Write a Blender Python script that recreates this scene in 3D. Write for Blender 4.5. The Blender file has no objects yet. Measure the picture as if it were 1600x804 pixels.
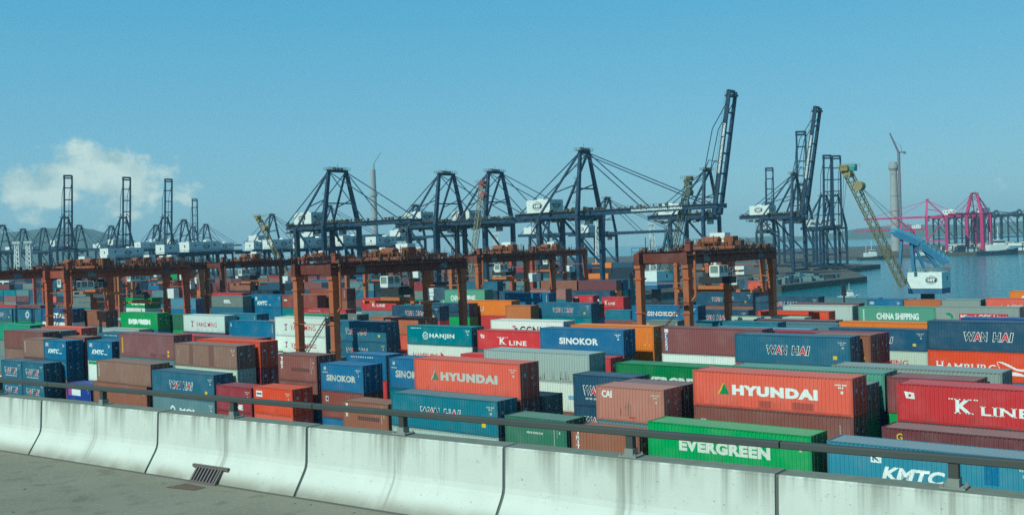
import bpy, bmesh, math, random
from mathutils import Matrix, Vector, Euler
random.seed(7)
R = math.radians
S = bpy.context.scene
COL = S.collection

# ------------------------------------------------------------------ camera
CAMZ = 22.6
TH = R(40.075)                      # the yard's long axis: right and towards the camera
A = Vector((math.cos(TH), -math.sin(TH), 0))      # along the container rows
B = Vector((math.sin(TH), math.cos(TH), 0))       # across the rows, away from the road
cam = bpy.data.cameras.new('camera'); camo = bpy.data.objects.new('camera', cam); COL.objects.link(camo)
cam.sensor_width = 36; cam.lens = 36.99; cam.clip_start = 0.3; cam.clip_end = 30000
roll, pitch = R(1.938), R(0.5763)
r0 = Vector((1, 0, 0)); u0 = Vector((0, math.sin(pitch), math.cos(pitch))); fw = Vector((0, math.cos(pitch), -math.sin(pitch)))
rr = r0*math.cos(roll) - u0*math.sin(roll); uu = r0*math.sin(roll) + u0*math.cos(roll)
camo.matrix_world = Matrix(((rr.x, uu.x, -fw.x, 0), (rr.y, uu.y, -fw.y, 0), (rr.z, uu.z, -fw.z, CAMZ), (0, 0, 0, 1)))
S.camera = camo

# ------------------------------------------------------------------ light, sky, exposure
SUN_EL = R(43)
sd = Vector((-0.705, -0.709, 0)).normalized()      # horizontal direction towards the sun
to_sun = (sd*math.cos(SUN_EL) + Vector((0, 0, math.sin(SUN_EL)))).normalized()
sun = bpy.data.lights.new('sun', 'SUN'); suno = bpy.data.objects.new('sun', sun); COL.objects.link(suno)
sun.energy = 4.0; sun.angle = R(0.55); sun.color = (1.0, 0.965, 0.88)
suno.rotation_euler = to_sun.to_track_quat('Z', 'Y').to_euler()
suno.location = (0, 0, 400)

W = bpy.data.worlds.new('World'); S.world = W; W.use_nodes = True
nt = W.node_tree; nt.nodes.clear()
def N(tree, typ, **kw):
    n = tree.nodes.new(typ)
    for k, v in kw.items():
        if k == 'inp':
            for i, x in v.items(): n.inputs[i].default_value = x
        else: setattr(n, k, v)
    return n
def math_node(tree, op, a, b=None, c=None, clamp=False):
    n = tree.nodes.new('ShaderNodeMath'); n.operation = op; n.use_clamp = clamp
    for i, x in enumerate((a, b, c)):
        if x is None: continue
        if isinstance(x, (int, float)): n.inputs[i].default_value = x
        else: tree.links.new(x, n.inputs[i])
    return n.outputs[0]
sky = N(nt, 'ShaderNodeTexSky', sky_type='NISHITA', sun_disc=False, sun_elevation=SUN_EL,
        sun_rotation=math.atan2(sd.x, sd.y), altitude=0, air_density=1.0, dust_density=0.3, ozone_density=3.5)
bg1 = N(nt, 'ShaderNodeBackground'); bg1.inputs[1].default_value = 0.104
pass
tc = N(nt, 'ShaderNodeTexCoord'); sx = N(nt, 'ShaderNodeSeparateXYZ'); nt.links.new(tc.outputs['Generated'], sx.inputs[0])
# the hazy summer sky of the photograph is flatter than the clear-air model: blend the model with an even elevation gradient
grad = N(nt, 'ShaderNodeValToRGB'); e_ = grad.color_ramp.elements
stops = ((0.0, (0.310, 0.490, 0.625)), (0.10, (0.235, 0.462, 0.665)), (0.22, (0.135, 0.410, 0.665)), (0.40, (0.065, 0.24, 0.47)), (1.0, (0.025, 0.115, 0.28)))
e_[0].position, e_[0].color = stops[0][0], (*stops[0][1], 1); e_[1].position, e_[1].color = stops[-1][0], (*stops[-1][1], 1)
for p_, c_ in stops[1:-1]: x_ = e_.new(p_); x_.color = (*c_, 1)
nt.links.new(sx.outputs[2], grad.inputs[0])
gsc = N(nt, 'ShaderNodeVectorMath', operation='SCALE'); gsc.inputs['Scale'].default_value = 9.8; nt.links.new(grad.outputs[0], gsc.inputs[0])
gmix = N(nt, 'ShaderNodeMixRGB'); gmix.inputs[0].default_value = 0.78; nt.links.new(sky.outputs[0], gmix.inputs[1]); nt.links.new(gsc.outputs[0], gmix.inputs[2]); nt.links.new(gmix.outputs[0], bg1.inputs[0])
az = math_node(nt, 'ARCTAN2', sx.outputs[0], sx.outputs[1]); el = sx.outputs[2]
cv = N(nt, 'ShaderNodeCombineXYZ')
nt.links.new(math_node(nt, 'MULTIPLY', az, 21.0), cv.inputs[0]); nt.links.new(math_node(nt, 'MULTIPLY', el, 24.0), cv.inputs[1])
n1 = N(nt, 'ShaderNodeTexNoise', inp={'Scale': 1.15, 'Detail': 9.0, 'Roughness': 0.54, 'Lacunarity': 2.1}); nt.links.new(cv.outputs[0], n1.inputs['Vector'])
# cumulus bank low in the west: a bell round one bearing, and a thin broken band all round the horizon
da = math_node(nt, 'MULTIPLY', math_node(nt, 'ADD', az, 0.378), 11.0)
de = math_node(nt, 'MULTIPLY', math_node(nt, 'SUBTRACT', el, 0.077), 27.0)
bell = math_node(nt, 'POWER', 2.718, math_node(nt, 'MULTIPLY', math_node(nt, 'ADD', math_node(nt, 'MULTIPLY', da, da), math_node(nt, 'MULTIPLY', de, de)), -1.0))
dl = math_node(nt, 'MULTIPLY', math_node(nt, 'SUBTRACT', el, 0.030), 30.0)
band = math_node(nt, 'POWER', 2.718, math_node(nt, 'MULTIPLY', math_node(nt, 'MULTIPLY', dl, dl), -1.0))
puff = math_node(nt, 'MULTIPLY', math_node(nt, 'SUBTRACT', n1.outputs[0], 0.5), 1.9)
dens = math_node(nt, 'ADD', math_node(nt, 'ADD', puff, bell), math_node(nt, 'MULTIPLY', band, 0.26))
ramp = N(nt, 'ShaderNodeMapRange', interpolation_type='SMOOTHSTEP', inp={'From Min': 0.50, 'From Max': 0.84, 'To Min': 0.0, 'To Max': 0.82}); nt.links.new(dens, ramp.inputs['Value'])
cv2 = N(nt, 'ShaderNodeVectorMath', operation='ADD'); cv2.inputs[1].default_value = (0.12, -0.32, 0); nt.links.new(cv.outputs[0], cv2.inputs[0])
n2 = N(nt, 'ShaderNodeTexNoise', inp={'Scale': 1.15, 'Detail': 9.0, 'Roughness': 0.54, 'Lacunarity': 2.1}); nt.links.new(cv2.outputs[0], n2.inputs['Vector'])
lit = N(nt, 'ShaderNodeMapRange', inp={'From Min': -0.16, 'From Max': 0.10}); nt.links.new(math_node(nt, 'SUBTRACT', n1.outputs[0], n2.outputs[0]), lit.inputs['Value'])
cmix = N(nt, 'ShaderNodeMixRGB'); cmix.inputs[1].default_value = (0.52, 0.61, 0.65, 1); cmix.inputs[2].default_value = (0.93, 0.91, 0.85, 1)
nt.links.new(lit.outputs[0], cmix.inputs[0])
bg2 = N(nt, 'ShaderNodeBackground'); bg2.inputs[1].default_value = 0.92; nt.links.new(cmix.outputs[0], bg2.inputs[0])
mixs = N(nt, 'ShaderNodeMixShader'); nt.links.new(ramp.outputs[0], mixs.inputs[0]); nt.links.new(bg1.outputs[0], mixs.inputs[1]); nt.links.new(bg2.outputs[0], mixs.inputs[2])
wo = N(nt, 'ShaderNodeOutputWorld'); nt.links.new(mixs.outputs[0], wo.inputs[0])

S.view_settings.view_transform = 'Standard'; S.view_settings.look = 'None'
S.view_settings.exposure = 0.0; S.view_settings.gamma = 1.0
S.view_settings.use_white_balance = True; S.view_settings.white_balance_temperature = 5900; S.view_settings.white_balance_tint = -15   # the photograph's green-blue cast
S.render.engine = 'CYCLES'
S.cycles.use_denoising = False
try: S.cycles.denoiser = 'OPENIMAGEDENOISE'
except Exception: pass
S.cycles.max_bounces = 6; S.cycles.diffuse_bounces = 2; S.cycles.glossy_bounces = 3; S.cycles.volume_bounces = 0
S.cycles.caustics_reflective = False; S.cycles.caustics_refractive = False

# ------------------------------------------------------------------ helpers
def yard(s, t, z=0.0):
    return A*s + B*t + Vector((0, 0, z))

class MB:
    """collects faces and links them as one mesh object"""
    def __init__(self): self.v = []; self.f = []
    def quad(self, *p):
        i = len(self.v); self.v += [tuple(q) for q in p]; self.f.append(tuple(range(i, i+len(p))))
    def box(self, c, s, rz=0.0):
        x, y, z = (d/2 for d in s); cs, sn = math.cos(rz), math.sin(rz); i = len(self.v)
        for dx, dy, dz in ((-x,-y,-z),(x,-y,-z),(x,y,-z),(-x,y,-z),(-x,-y,z),(x,-y,z),(x,y,z),(-x,y,z)):
            self.v.append((c[0]+dx*cs-dy*sn, c[1]+dx*sn+dy*cs, c[2]+dz))
        self.f += [tuple(i+k for k in q) for q in ((0,3,2,1),(4,5,6,7),(0,1,5,4),(1,2,6,5),(2,3,7,6),(3,0,4,7))]
    def bar(self, p, q, w, h=None, w2=None, h2=None):
        p = Vector(p); q = Vector(q); h = h or w; w2 = w2 or w; h2 = h2 or (h if w2 == w else h*w2/w)
        d = (q-p)
        if d.length < 1e-6: return
        d.normalize(); up = Vector((0,0,1)) if abs(d.z) < 0.95 else Vector((1,0,0))
        x = d.cross(up).normalized(); y = x.cross(d).normalized(); i = len(self.v)
        for c, ww, hh in ((p, w, h), (q, w2, h2)):
            for sx_, sy_ in ((-1,-1),(1,-1),(1,1),(-1,1)): self.v.append(tuple(c + x*(sx_*ww/2) + y*(sy_*hh/2)))
        self.f += [tuple(i+k for k in f) for f in ((0,3,2,1),(4,5,6,7),(0,1,5,4),(1,2,6,5),(2,3,7,6),(3,0,4,7))]
    def tube(self, p, q, r, r2=None, n=10, cap=True):
        p = Vector(p); q = Vector(q); r2 = r if r2 is None else r2
        d = (q-p).normalized(); up = Vector((0,0,1)) if abs(d.z) < 0.95 else Vector((1,0,0))
        x = d.cross(up).normalized(); y = x.cross(d).normalized(); i = len(self.v)
        for c, rad in ((p, r), (q, r2)):
            for k in range(n):
                a = 2*math.pi*k/n; self.v.append(tuple(c + x*(rad*math.cos(a)) + y*(rad*math.sin(a))))
        for k in range(n):
            m = (k+1) % n; self.f.append((i+k, i+n+k, i+n+m, i+m))
        if cap: self.f.append(tuple(i+k for k in range(n))); self.f.append(tuple(i+n+k for k in reversed(range(n))))
    def lattice(self, p, q, w, w2, n, r, rb):
        """square lattice boom from p to q: four chords, battens and diagonals"""
        p = Vector(p); q = Vector(q); d = (q-p).normalized(); up = Vector((0,0,1)) if abs(d.z) < 0.95 else Vector((1,0,0))
        x = d.cross(up).normalized(); y = x.cross(d).normalized()
        def corner(k, j):
            f = j/n; ww = (w + (w2-w)*f)/2; sx_, sy_ = ((-1,-1),(1,-1),(1,1),(-1,1))[k]
            return p + (q-p)*f + x*(sx_*ww) + y*(sy_*ww)
        for k in range(4):
            self.bar(corner(k,0), corner(k,n), r)
            for j in range(n+1):
                self.bar(corner(k,j), corner((k+1)%4,j), rb)
                if j < n: self.bar(corner(k,j), corner((k+1)%4,j+1) if (j+k) % 2 else corner((k+1)%4,j+1), rb)
    def rail(self, p, q, h=1.1, step=2.5, r=0.06):
        p = Vector(p); q = Vector(q); L = (q-p).length; n = max(1, int(L/step))
        up = Vector((0,0,h))
        self.bar(p+up, q+up, r); self.bar(p+up*0.5, q+up*0.5, r)
        for k in range(n+1):
            c = p+(q-p)*(k/n); self.bar(c, c+up, r)
    def mesh(self, name):
        m = bpy.data.meshes.new(name); m.from_pydata(self.v, [], self.f); m.update()
        return m
    def build(self, name, mat, parent=None, color=None, label=None):
        return link(name, self.mesh(name), mat, parent, color, label)

def link(name, mesh, mat, parent=None, color=None, label=None):
    o = bpy.data.objects.new(name, mesh); COL.objects.link(o)
    if mat and not mesh.materials: mesh.materials.append(mat)
    if parent is not None: o.parent = parent
    if color: o.color = (*color, 1)
    if label: o['label'] = label
    return o
def thing(name, label, cat, loc=(0,0,0), rz=0.0, group=None):
    o = bpy.data.objects.new(name, None); COL.objects.link(o); o.empty_display_size = 0.5
    o.location = loc; o.rotation_euler = (0, 0, rz); o['label'] = label; o['category'] = cat
    if group: o['group'] = group
    return o
def tag(o, label, cat, group=None):
    o['label'] = label; o['category'] = cat
    if group: o['group'] = group
    return o
def children(o): return [c for c in bpy.data.objects if c.parent == o]
def copy_tree(src, kids, parent=None):
    c = src.copy(); COL.objects.link(c)
    if parent is not None: c.parent = parent
    for k in kids.get(src.name, ()): copy_tree(k, kids, c)
    return c
def kid_map(root):
    m = {}
    for o in root.children_recursive: m.setdefault(o.parent.name, []).append(o)
    return m

# ------------------------------------------------------------------ materials
def new_mat(name):
    m = bpy.data.materials.new(name); m.use_nodes = True; t = m.node_tree; t.nodes.clear()
    out = t.nodes.new('ShaderNodeOutputMaterial'); b = t.nodes.new('ShaderNodeBsdfPrincipled'); t.links.new(b.outputs[0], out.inputs[0])
    return m, t, b
def noise(t, vec, scale, detail=4, rough=0.55, stretch=None):
    if stretch:
        mp = t.nodes.new('ShaderNodeMapping'); mp.inputs['Scale'].default_value = stretch; t.links.new(vec, mp.inputs[0]); vec = mp.outputs[0]
    n = t.nodes.new('ShaderNodeTexNoise'); n.inputs['Scale'].default_value = scale; n.inputs['Detail'].default_value = detail; n.inputs['Roughness'].default_value = rough
    t.links.new(vec, n.inputs['Vector']); return n.outputs[0]
def mrange(t, v, a, b, c=0.0, d=1.0):
    n = t.nodes.new('ShaderNodeMapRange'); n.interpolation_type = 'SMOOTHSTEP'
    for k, x in (('From Min', a), ('From Max', b), ('To Min', c), ('To Max', d)): n.inputs[k].default_value = x
    t.links.new(v, n.inputs['Value']); return n.outputs[0]
def mix(t, fac, a, b, typ='MIX'):
    n = t.nodes.new('ShaderNodeMixRGB'); n.blend_type = typ
    for i, x in enumerate((fac, a, b)):
        if isinstance(x, (int, float)): n.inputs[i].default_value = x
        elif isinstance(x, tuple): n.inputs[i].default_value = (*x, 1)
        else: t.links.new(x, n.inputs[i])
    return n.outputs[0]
def obj_coords(t, offset=True):
    tc = t.nodes.new('ShaderNodeTexCoord'); v = tc.outputs['Object']
    oi = t.nodes.new('ShaderNodeObjectInfo')
    if offset:
        m = t.nodes.new('ShaderNodeVectorMath'); m.operation = 'MULTIPLY_ADD'; m.inputs[1].default_value = (1, 1, 1)
        c = t.nodes.new('ShaderNodeCombineXYZ'); k = math_node(t, 'MULTIPLY', oi.outputs['Random'], 91.0)
        t.links.new(k, c.inputs[0]); t.links.new(math_node(t, 'MULTIPLY', oi.outputs['Random'], 37.0), c.inputs[1])
        t.links.new(v, m.inputs[0]); t.links.new(c.outputs[0], m.inputs[2]); v = m.outputs[0]
    return v, oi
def bump(t, b, h, strength, dist):
    n = t.nodes.new('ShaderNodeBump'); n.inputs['Strength'].default_value = strength; n.inputs['Distance'].default_value = dist
    t.links.new(h, n.inputs['Height']); t.links.new(n.outputs[0], b.inputs['Normal'])

def paint_mat(name, rust=0.5, fade=0.22, rough=0.5, rustcol=(0.10, 0.04, 0.02)):
    m, t, b = new_mat(name); v, oi = obj_coords(t)
    c = oi.outputs['Color']
    big = noise(t, v, 0.55, 3); c = mix(t, mrange(t, big, 0.40, 0.80, 0.0, fade), c, (0.55, 0.50, 0.46))
    var = math_node(t, 'MULTIPLY_ADD', oi.outputs['Random'], 0.16, 0.92)
    hs = t.nodes.new('ShaderNodeHueSaturation'); hs.inputs['Saturation'].default_value = 1.0; t.links.new(c, hs.inputs['Color']); t.links.new(var, hs.inputs['Value']); c = hs.outputs[0]
    st = noise(t, v, 1.0, 5, 0.6, (3.2, 3.2, 0.35)); c = mix(t, mrange(t, st, 0.54, 0.82, 0.0, 0.40), c, mix(t, 0.72, c, (0.05, 0.042, 0.036)))
    sp = noise(t, v, 3.4, 6, 0.7, (1.6, 1.6, 0.6)); c = mix(t, mrange(t, sp, 0.68-0.05*rust, 0.80, 0.0, 0.9*rust), c, rustcol)
    tc0 = t.nodes.new('ShaderNodeTexCoord'); s0 = t.nodes.new('ShaderNodeSeparateXYZ'); t.links.new(tc0.outputs['Object'], s0.inputs[0])
    low = math_node(t, 'MULTIPLY', mrange(t, s0.outputs[2], 0.9, 0.1), mrange(t, noise(t, v, 1.0, 5, 0.65, (2.2, 2.2, 0.5)), 0.45, 0.72, 0.0, 0.75*rust)); c = mix(t, low, c, (0.085, 0.05, 0.035))
    drip = noise(t, v, 1.0, 4, 0.6, (9.0, 9.0, 0.25)); c = mix(t, math_node(t, 'MULTIPLY', mrange(t, drip, 0.60, 0.74, 0.0, 0.8*rust), mrange(t, big, 0.42, 0.6)), c, (0.11, 0.055, 0.035))
    t.links.new(c, b.inputs['Base Color']); t.links.new(mrange(t, st, 0.3, 0.8, rough, rough+0.2), b.inputs['Roughness'])
    b.inputs['Specular IOR Level'].default_value = 0.35
    bump(t, b, noise(t, v, 1.3, 3, 0.5), 0.5, 0.035*rust)
    return m
M = {}
M['paint'] = paint_mat('container_paint', 0.5, 0.09, 0.5)
M['worn'] = paint_mat('worn_container_paint', 1.0, 0.22, 0.6)
M['crane'] = paint_mat('crane_paint', 0.35, 0.08, 0.45)
M['rtg'] = paint_mat('gantry_paint', 0.6, 0.08, 0.55, (0.06, 0.03, 0.02))
def print_mat():
    m, t, b = new_mat('stencil_paint'); v, oi = obj_coords(t)
    c = mix(t, mrange(t, noise(t, v, 5.0, 5, 0.65, (1.5, 1.5, 0.6)), 0.5, 0.75, 0.0, 0.55), oi.outputs['Color'], mix(t, 0.5, oi.outputs['Color'], (0.2, 0.17, 0.15)))
    t.links.new(c, b.inputs['Base Color']); b.inputs['Roughness'].default_value = 0.55; return m
M['print'] = print_mat()
def plain(name, col, rough=0.5, metal=0.0):
    m, t, b = new_mat(name); v, oi = obj_coords(t)
    c = mix(t, mrange(t, noise(t, v, 1.3, 5), 0.35, 0.75, 0.0, 0.4), col, tuple(x*0.6 for x in col))
    t.links.new(c, b.inputs['Base Color']); b.inputs['Roughness'].default_value = rough; b.inputs['Metallic'].default_value = metal; return m
M['steel'] = plain('galvanised_steel', (0.33, 0.34, 0.33), 0.45, 0.6)
M['dark'] = plain('dark_steel', (0.03, 0.032, 0.034), 0.6)
M['rubber'] = plain('tyre_rubber', (0.02, 0.02, 0.02), 0.8)
M['white'] = plain('white_paint', (0.78, 0.80, 0.76), 0.45)
M['glass'] = plain('dark_glass', (0.03, 0.05, 0.05), 0.08)
M['pane'] = plain('cab_pane', (0.22, 0.30, 0.27), 0.15)
M['plinth'] = plain('grout_plinth', (0.26, 0.27, 0.235), 0.8)
M['joint'] = plain('joint_sealant', (0.11, 0.115, 0.11), 0.8)
M['railpaint'] = plain('weathered_rail_paint', (0.062, 0.068, 0.062), 0.6)
M['railpost'] = plain('dull_post_paint', (0.055, 0.058, 0.052), 0.65)
M['rusty'] = plain('rusty_iron', (0.15, 0.12, 0.115), 0.7)
M['patch'] = plain('rust_stained_road', (0.13, 0.085, 0.06), 0.9)
M['cable'] = plain('wire_rope', (0.05, 0.05, 0.05), 0.6)

def concrete_parapet_mat():
    m, t, b = new_mat('stained_concrete'); tcn = t.nodes.new('ShaderNodeTexCoord'); v0 = tcn.outputs['Object']
    v, oi = obj_coords(t); sp = t.nodes.new('ShaderNodeSeparateXYZ'); t.links.new(v0, sp.inputs[0]); z = sp.outputs[2]
    c = mix(t, noise(t, v, 2.5, 6, 0.6), (0.52, 0.535, 0.48), (0.67, 0.68, 0.62))
    c = mix(t, mrange(t, noise(t, v, 14, 4), 0.62, 0.75, 0, 0.35), c, (0.35, 0.36, 0.32))
    # algae and soot run down from the coping, in streaks of uneven length
    lon = noise(t, v, 1.0, 6, 0.62, (5.5, 0.2, 0.10)); fine = noise(t, v, 1.0, 5, 0.7, (16.0, 0.3, 0.35))
    reach = mrange(t, noise(t, v, 1.0, 3, 0.5, (2.0, 0.1, 0.02)), 0.30, 0.68, 0.14, 0.66)
    depth = math_node(t, 'DIVIDE', math_node(t, 'MULTIPLY', z, -1.0), reach)
    run = math_node(t, 'SUBTRACT', 1.0, depth, clamp=True)
    streak = math_node(t, 'MULTIPLY', math_node(t, 'MULTIPLY', mrange(t, lon, 0.42, 0.60), mrange(t, fine, 0.22, 0.58)), run, clamp=True)
    c = mix(t, math_node(t, 'MULTIPLY', streak, 0.62), c, (0.13, 0.135, 0.10))
    ctl = math_node(t, 'ABSOLUTE', math_node(t, 'SUBTRACT', sp.outputs[0], 1.43)); c = mix(t, math_node(t, 'MULTIPLY', mrange(t, ctl, 0.022, 0.008), mrange(t, noise(t, v, 2.0, 3), 0.2, 0.5, 0.08, 0.42)), c, (0.20, 0.205, 0.17))
    c = mix(t, math_node(t, 'MULTIPLY', mrange(t, ctl, 0.16, 0.02), mrange(t, fine, 0.35, 0.65, 0.0, 0.5)), c, (0.20, 0.20, 0.16))
    c = mix(t, mrange(t, noise(t, v, 26.0, 2, 0.5, (1, 1, 1.6)), 0.70, 0.76, 0.0, 0.7), c, (0.16, 0.16, 0.13))
    line = mrange(t, z, -0.035, -0.005, 0.0, 1.0)
    c = mix(t, math_node(t, 'MULTIPLY', line, mrange(t, lon, 0.3, 0.6, 0.0, 0.35)), c, (0.10, 0.105, 0.08))
    # grey green growth on the flat coping
    geo = t.nodes.new('ShaderNodeNewGeometry'); sn = t.nodes.new('ShaderNodeSeparateXYZ'); t.links.new(geo.outputs['Normal'], sn.inputs[0])
    topm = mrange(t, sn.outputs[2], 0.92, 0.98)
    c = mix(t, math_node(t, 'MULTIPLY', topm, mrange(t, noise(t, v, 3.0, 5), 0.15, 0.5, 0.72, 0.97)), c, mix(t, noise(t, v, 7, 4), (0.13, 0.145, 0.12), (0.23, 0.245, 0.205)))
    # road grime at the foot
    foot = math_node(t, 'MULTIPLY', mrange(t, z, -0.60, -0.80), mrange(t, noise(t, v, 2.2, 5), 0.2, 0.6, 0.35, 1.0))
    c = mix(t, foot, c, (0.27, 0.25, 0.20))
    t.links.new(c, b.inputs['Base Color']); b.inputs['Roughness'].default_value = 0.85; b.inputs['Specular IOR Level'].default_value = 0.2
    bump(t, b, noise(t, v, 30, 6, 0.7), 0.35, 0.006); return m
M['parapet'] = concrete_parapet_mat()
def ground_mat(name, c1, c2, sc, rough=0.9, bsc=40, bd=0.01):
    m, t, b = new_mat(name); v, oi = obj_coords(t, False)
    c = mix(t, noise(t, v, sc, 6, 0.6), c1, c2)
    c = mix(t, mrange(t, noise(t, v, sc*3.1, 5), 0.52, 0.72, 0, 0.5), c, tuple(x*0.62 for x in c1))
    c = mix(t, mrange(t, noise(t, v, sc*22, 3), 0.55, 0.75, 0, 0.35), c, tuple(min(1, x*1.5) for x in c2))
    t.links.new(c, b.inputs['Base Color']); b.inputs['Roughness'].default_value = rough; b.inputs['Specular IOR Level'].default_value = 0.2
    bump(t, b, noise(t, v, bsc, 4, 0.7), 0.4, bd); return m
M['road'] = ground_mat('worn_road', (0.180, 0.168, 0.128), (0.275, 0.258, 0.205), 0.9)
M['yard'] = ground_mat('yard_concrete', (0.16, 0.16, 0.145), (0.26, 0.25, 0.22), 0.05, 0.9, 4, 0.02)
M['quay'] = ground_mat('quay_concrete', (0.07, 0.07, 0.065), (0.14, 0.135, 0.12), 0.05, 0.9, 3, 0.02)
M['hill'] = ground_mat('wooded_hill', (0.035, 0.065, 0.028), (0.075, 0.10, 0.045), 0.02, 1.0, 0.03, 2.0)
def water_mat():
    m, t, b = new_mat('harbour_water'); v, oi = obj_coords(t, False)
    c = mix(t, noise(t, v, 0.006, 3), (0.007, 0.140, 0.172), (0.014, 0.175, 0.205))
    t.links.new(c, b.inputs['Base Color']); b.inputs['Roughness'].default_value = 0.12; b.inputs['IOR'].default_value = 1.33
    h = math_node(t, 'ADD', noise(t, v, 0.35, 5, 0.65, (1.0, 1.6, 1)), math_node(t, 'MULTIPLY', noise(t, v, 0.045, 3), 1.5))
    bump(t, b, h, 0.55, 0.6); return m
M['water'] = water_mat()

# ------------------------------------------------------------------ the setting
def prism(name, pts, z0, z1, mat, kind='structure'):
    mb = MB(); n = len(pts)
    mb.quad(*[(p[0], p[1], z1) for p in pts])
    for i in range(n):
        p, q = pts[i], pts[(i+1) % n]; mb.quad((p[0], p[1], z0), (q[0], q[1], z0), (q[0], q[1], z1), (p[0], p[1], z1))
    o = mb.build(name, mat); o['kind'] = kind; return o
def ypts(*st): return [tuple((A*s + B*t).xy) for s, t in st]
sea = MB(); sea.quad((-9000, -2500, -3), (9000, -2500, -3), (9000, 9000, -3), (-9000, 9000, -3))
o = sea.build('water', M['water']); o['kind'] = 'structure'
# container yard by the road, and the pier behind the basin
prism('yard_ground', ypts((-1500, -160), (420, -160), (420, 214), (-98, 214), (-98, 254), (-256, 254), (-1500, 254)), -6, 0, M['yard'])
prism('pier_ground', ypts((-1500, 254.01), (-256, 254.01), (-250, 440), (-223, 462), (-221, 562), (-232, 585), (-290, 700), (-300, 790), (-420, 900), (-900, 1500), (-1500, 1500)), -6, -0.02, M['quay'])
prism('far_quay', [(255, 1120), (2300, 1120), (2600, 2100), (430, 2100)], -6, 0, M['quay'])
def hill(name, cx, cy, prof, depth, seed):
    rnd = random.Random(seed); mb = MB(); n = len(prof); rows = 9
    def pt(i, j):
        x, h = prof[i]; f = j/(rows-1); k = math.sin(math.pi*f)**0.9
        return (cx + x, cy + (f-0.5)*depth, -4 + (h+4)*k*(1 + 0.10*rnd.uniform(-1, 1)))
    P = [[pt(i, j) for j in range(rows)] for i in range(n)]
    for i in range(n-1):
        for j in range(rows-1): mb.quad(P[i][j], P[i+1][j], P[i+1][j+1], P[i][j+1])
    o = mb.build(name, M['hill']); o['kind'] = 'structure'
    for p in o.data.polygons: p.use_smooth = True
hill('hills', -2500, 6200, [(-1700, 60), (-1300, 150), (-950, 205), (-630, 180), (-450, 190), (-280, 205), (-110, 210), (40, 190), (170, 160), (300, 105), (430, 60), (620, 25), (800, -3)], 1700, 3)
hill('hills', 2300, 7000, [(-1100, -3), (-900, 20), (-600, 34), (-300, 22), (0, 60), (300, 80), (700, 62), (1200, 90), (1700, 40)], 900, 5)
# ------------------------------------------------------------------ elevated road, parapet, rail
G0 = Vector((0.80406, -0.59452, 0)).normalized()
PO = Vector((-7.3919, 16.3547, CAMZ-2.1417))
gx = Vector((G0.x, G0.y, 0.00594)).normalized(); gy = Vector((-G0.y, G0.x, 0)); gz = gx.cross(gy).normalized()
ROADM = Matrix(((gx.x, gy.x, gz.x, PO.x), (gx.y, gy.y, gz.y, PO.y), (gx.z, gy.z, gz.z, PO.z), (0, 0, 0, 1)))   # x along the road, y towards the yard
def road_obj(o): o.matrix_world = ROADM; return o
mb = MB(); mb.quad((-150, -15.5, -0.80), (150, -15.5, -0.80), (150, 0.2, -0.80), (-150, 0.2, -0.80))
o = road_obj(mb.build('road', M['road'])); o['kind'] = 'structure'
mb = MB(); mb.box((0, -7.6, -1.55), (300, 16.0, 1.48))
for k in range(-5, 6): mb.box((k*28+6, -7.6, -2.9), (2.2, 13, 1.3)); mb.box((k*28+6, -7.6, -12.3), (2.0, 4.5, 17.4))
o = road_obj(mb.build('viaduct', M['quay'])); o['kind'] = 'structure'

par = thing('concrete_parapet', 'stained white concrete road parapet in long cast sections beside the road', 'parapet')
road_obj(par)
prof = [(0.26, 0.0), (0.012, 0.0), (0.0, -0.014), (-0.028, -0.42), (-0.042, -0.478), (-0.07, -0.53), (-0.215, -0.745), (-0.25, -0.805), (-0.25, -0.86), (0.26, -0.86)]
def panel_mesh(L):
    mb = MB(); n = len(prof); segs = 6
    for j in range(segs):
        x0, x1 = L*j/segs, L*(j+1)/segs
        for i in range(n):
            p, q = prof[i], prof[(i+1) % n]
            mb.quad((x0, p[0], p[1]), (x0, q[0], q[1]), (x1, q[0], q[1]), (x1, p[0], p[1]))
    mb.quad(*[(0, p[0], p[1]) for p in reversed(prof)]); mb.quad(*[(L, p[0], p[1]) for p in prof])
    return mb.mesh('parapet_panel')
pm = panel_mesh(2.958)
for k in range(-8, 12):
    o = link('parapet_panel', pm, M['parapet'], par); o.location = (k*3.0+0.021, random.uniform(-0.006, 0.006), random.uniform(-0.004, 0.004))
mb = MB()
for k in range(-8, 13):
    fp = [(max(y, -0.245)+0.022, z-0.012) for y, z in prof[1:8]]
    for a_, b_ in zip(fp, fp[1:]): mb.quad((k*3.0-0.03, *a_), (k*3.0-0.03, *b_), (k*3.0+0.03, *b_), (k*3.0+0.03, *a_))
    mb.quad((k*3.0-0.03, 0.25, -0.012), (k*3.0-0.03, *fp[0]), (k*3.0+0.03, *fp[0]), (k*3.0+0.03, 0.25, -0.012))
mb.build('joint_filler', M['joint'], par)
mb = MB(); mb.box((4.5, -0.262, -0.797), (60, 0.03, 0.014)); o = road_obj(mb.build('gutter_line', M['joint'])); o['kind'] = 'structure'
rail = thing('guard_rail', 'grey steel guard rail on short posts along the top of the parapet', 'guard rail'); road_obj(rail)
mb = MB()
for k in range(-4, 6):
    x0, x1 = k*6.0, k*6.0+5.985
    i = len(mb.v); pr = [(0.110, 0.203), (0.192, 0.203), (0.198, 0.210), (0.198, 0.258), (0.190, 0.265), (0.112, 0.265), (0.104, 0.258), (0.104, 0.210)]
    n = len(pr); mb.v += [(x0, *p) for p in pr] + [(x1, *p) for p in pr]
    mb.f += [(i+a, i+(a+1) % n, i+n+(a+1) % n, i+n+a) for a in range(n)] + [tuple(i+a for a in reversed(range(n))), tuple(i+n+a for a in range(n))]
mb.build('rail_beam', M['railpaint'] if 'railpaint' in M else M['steel'], rail)
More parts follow.
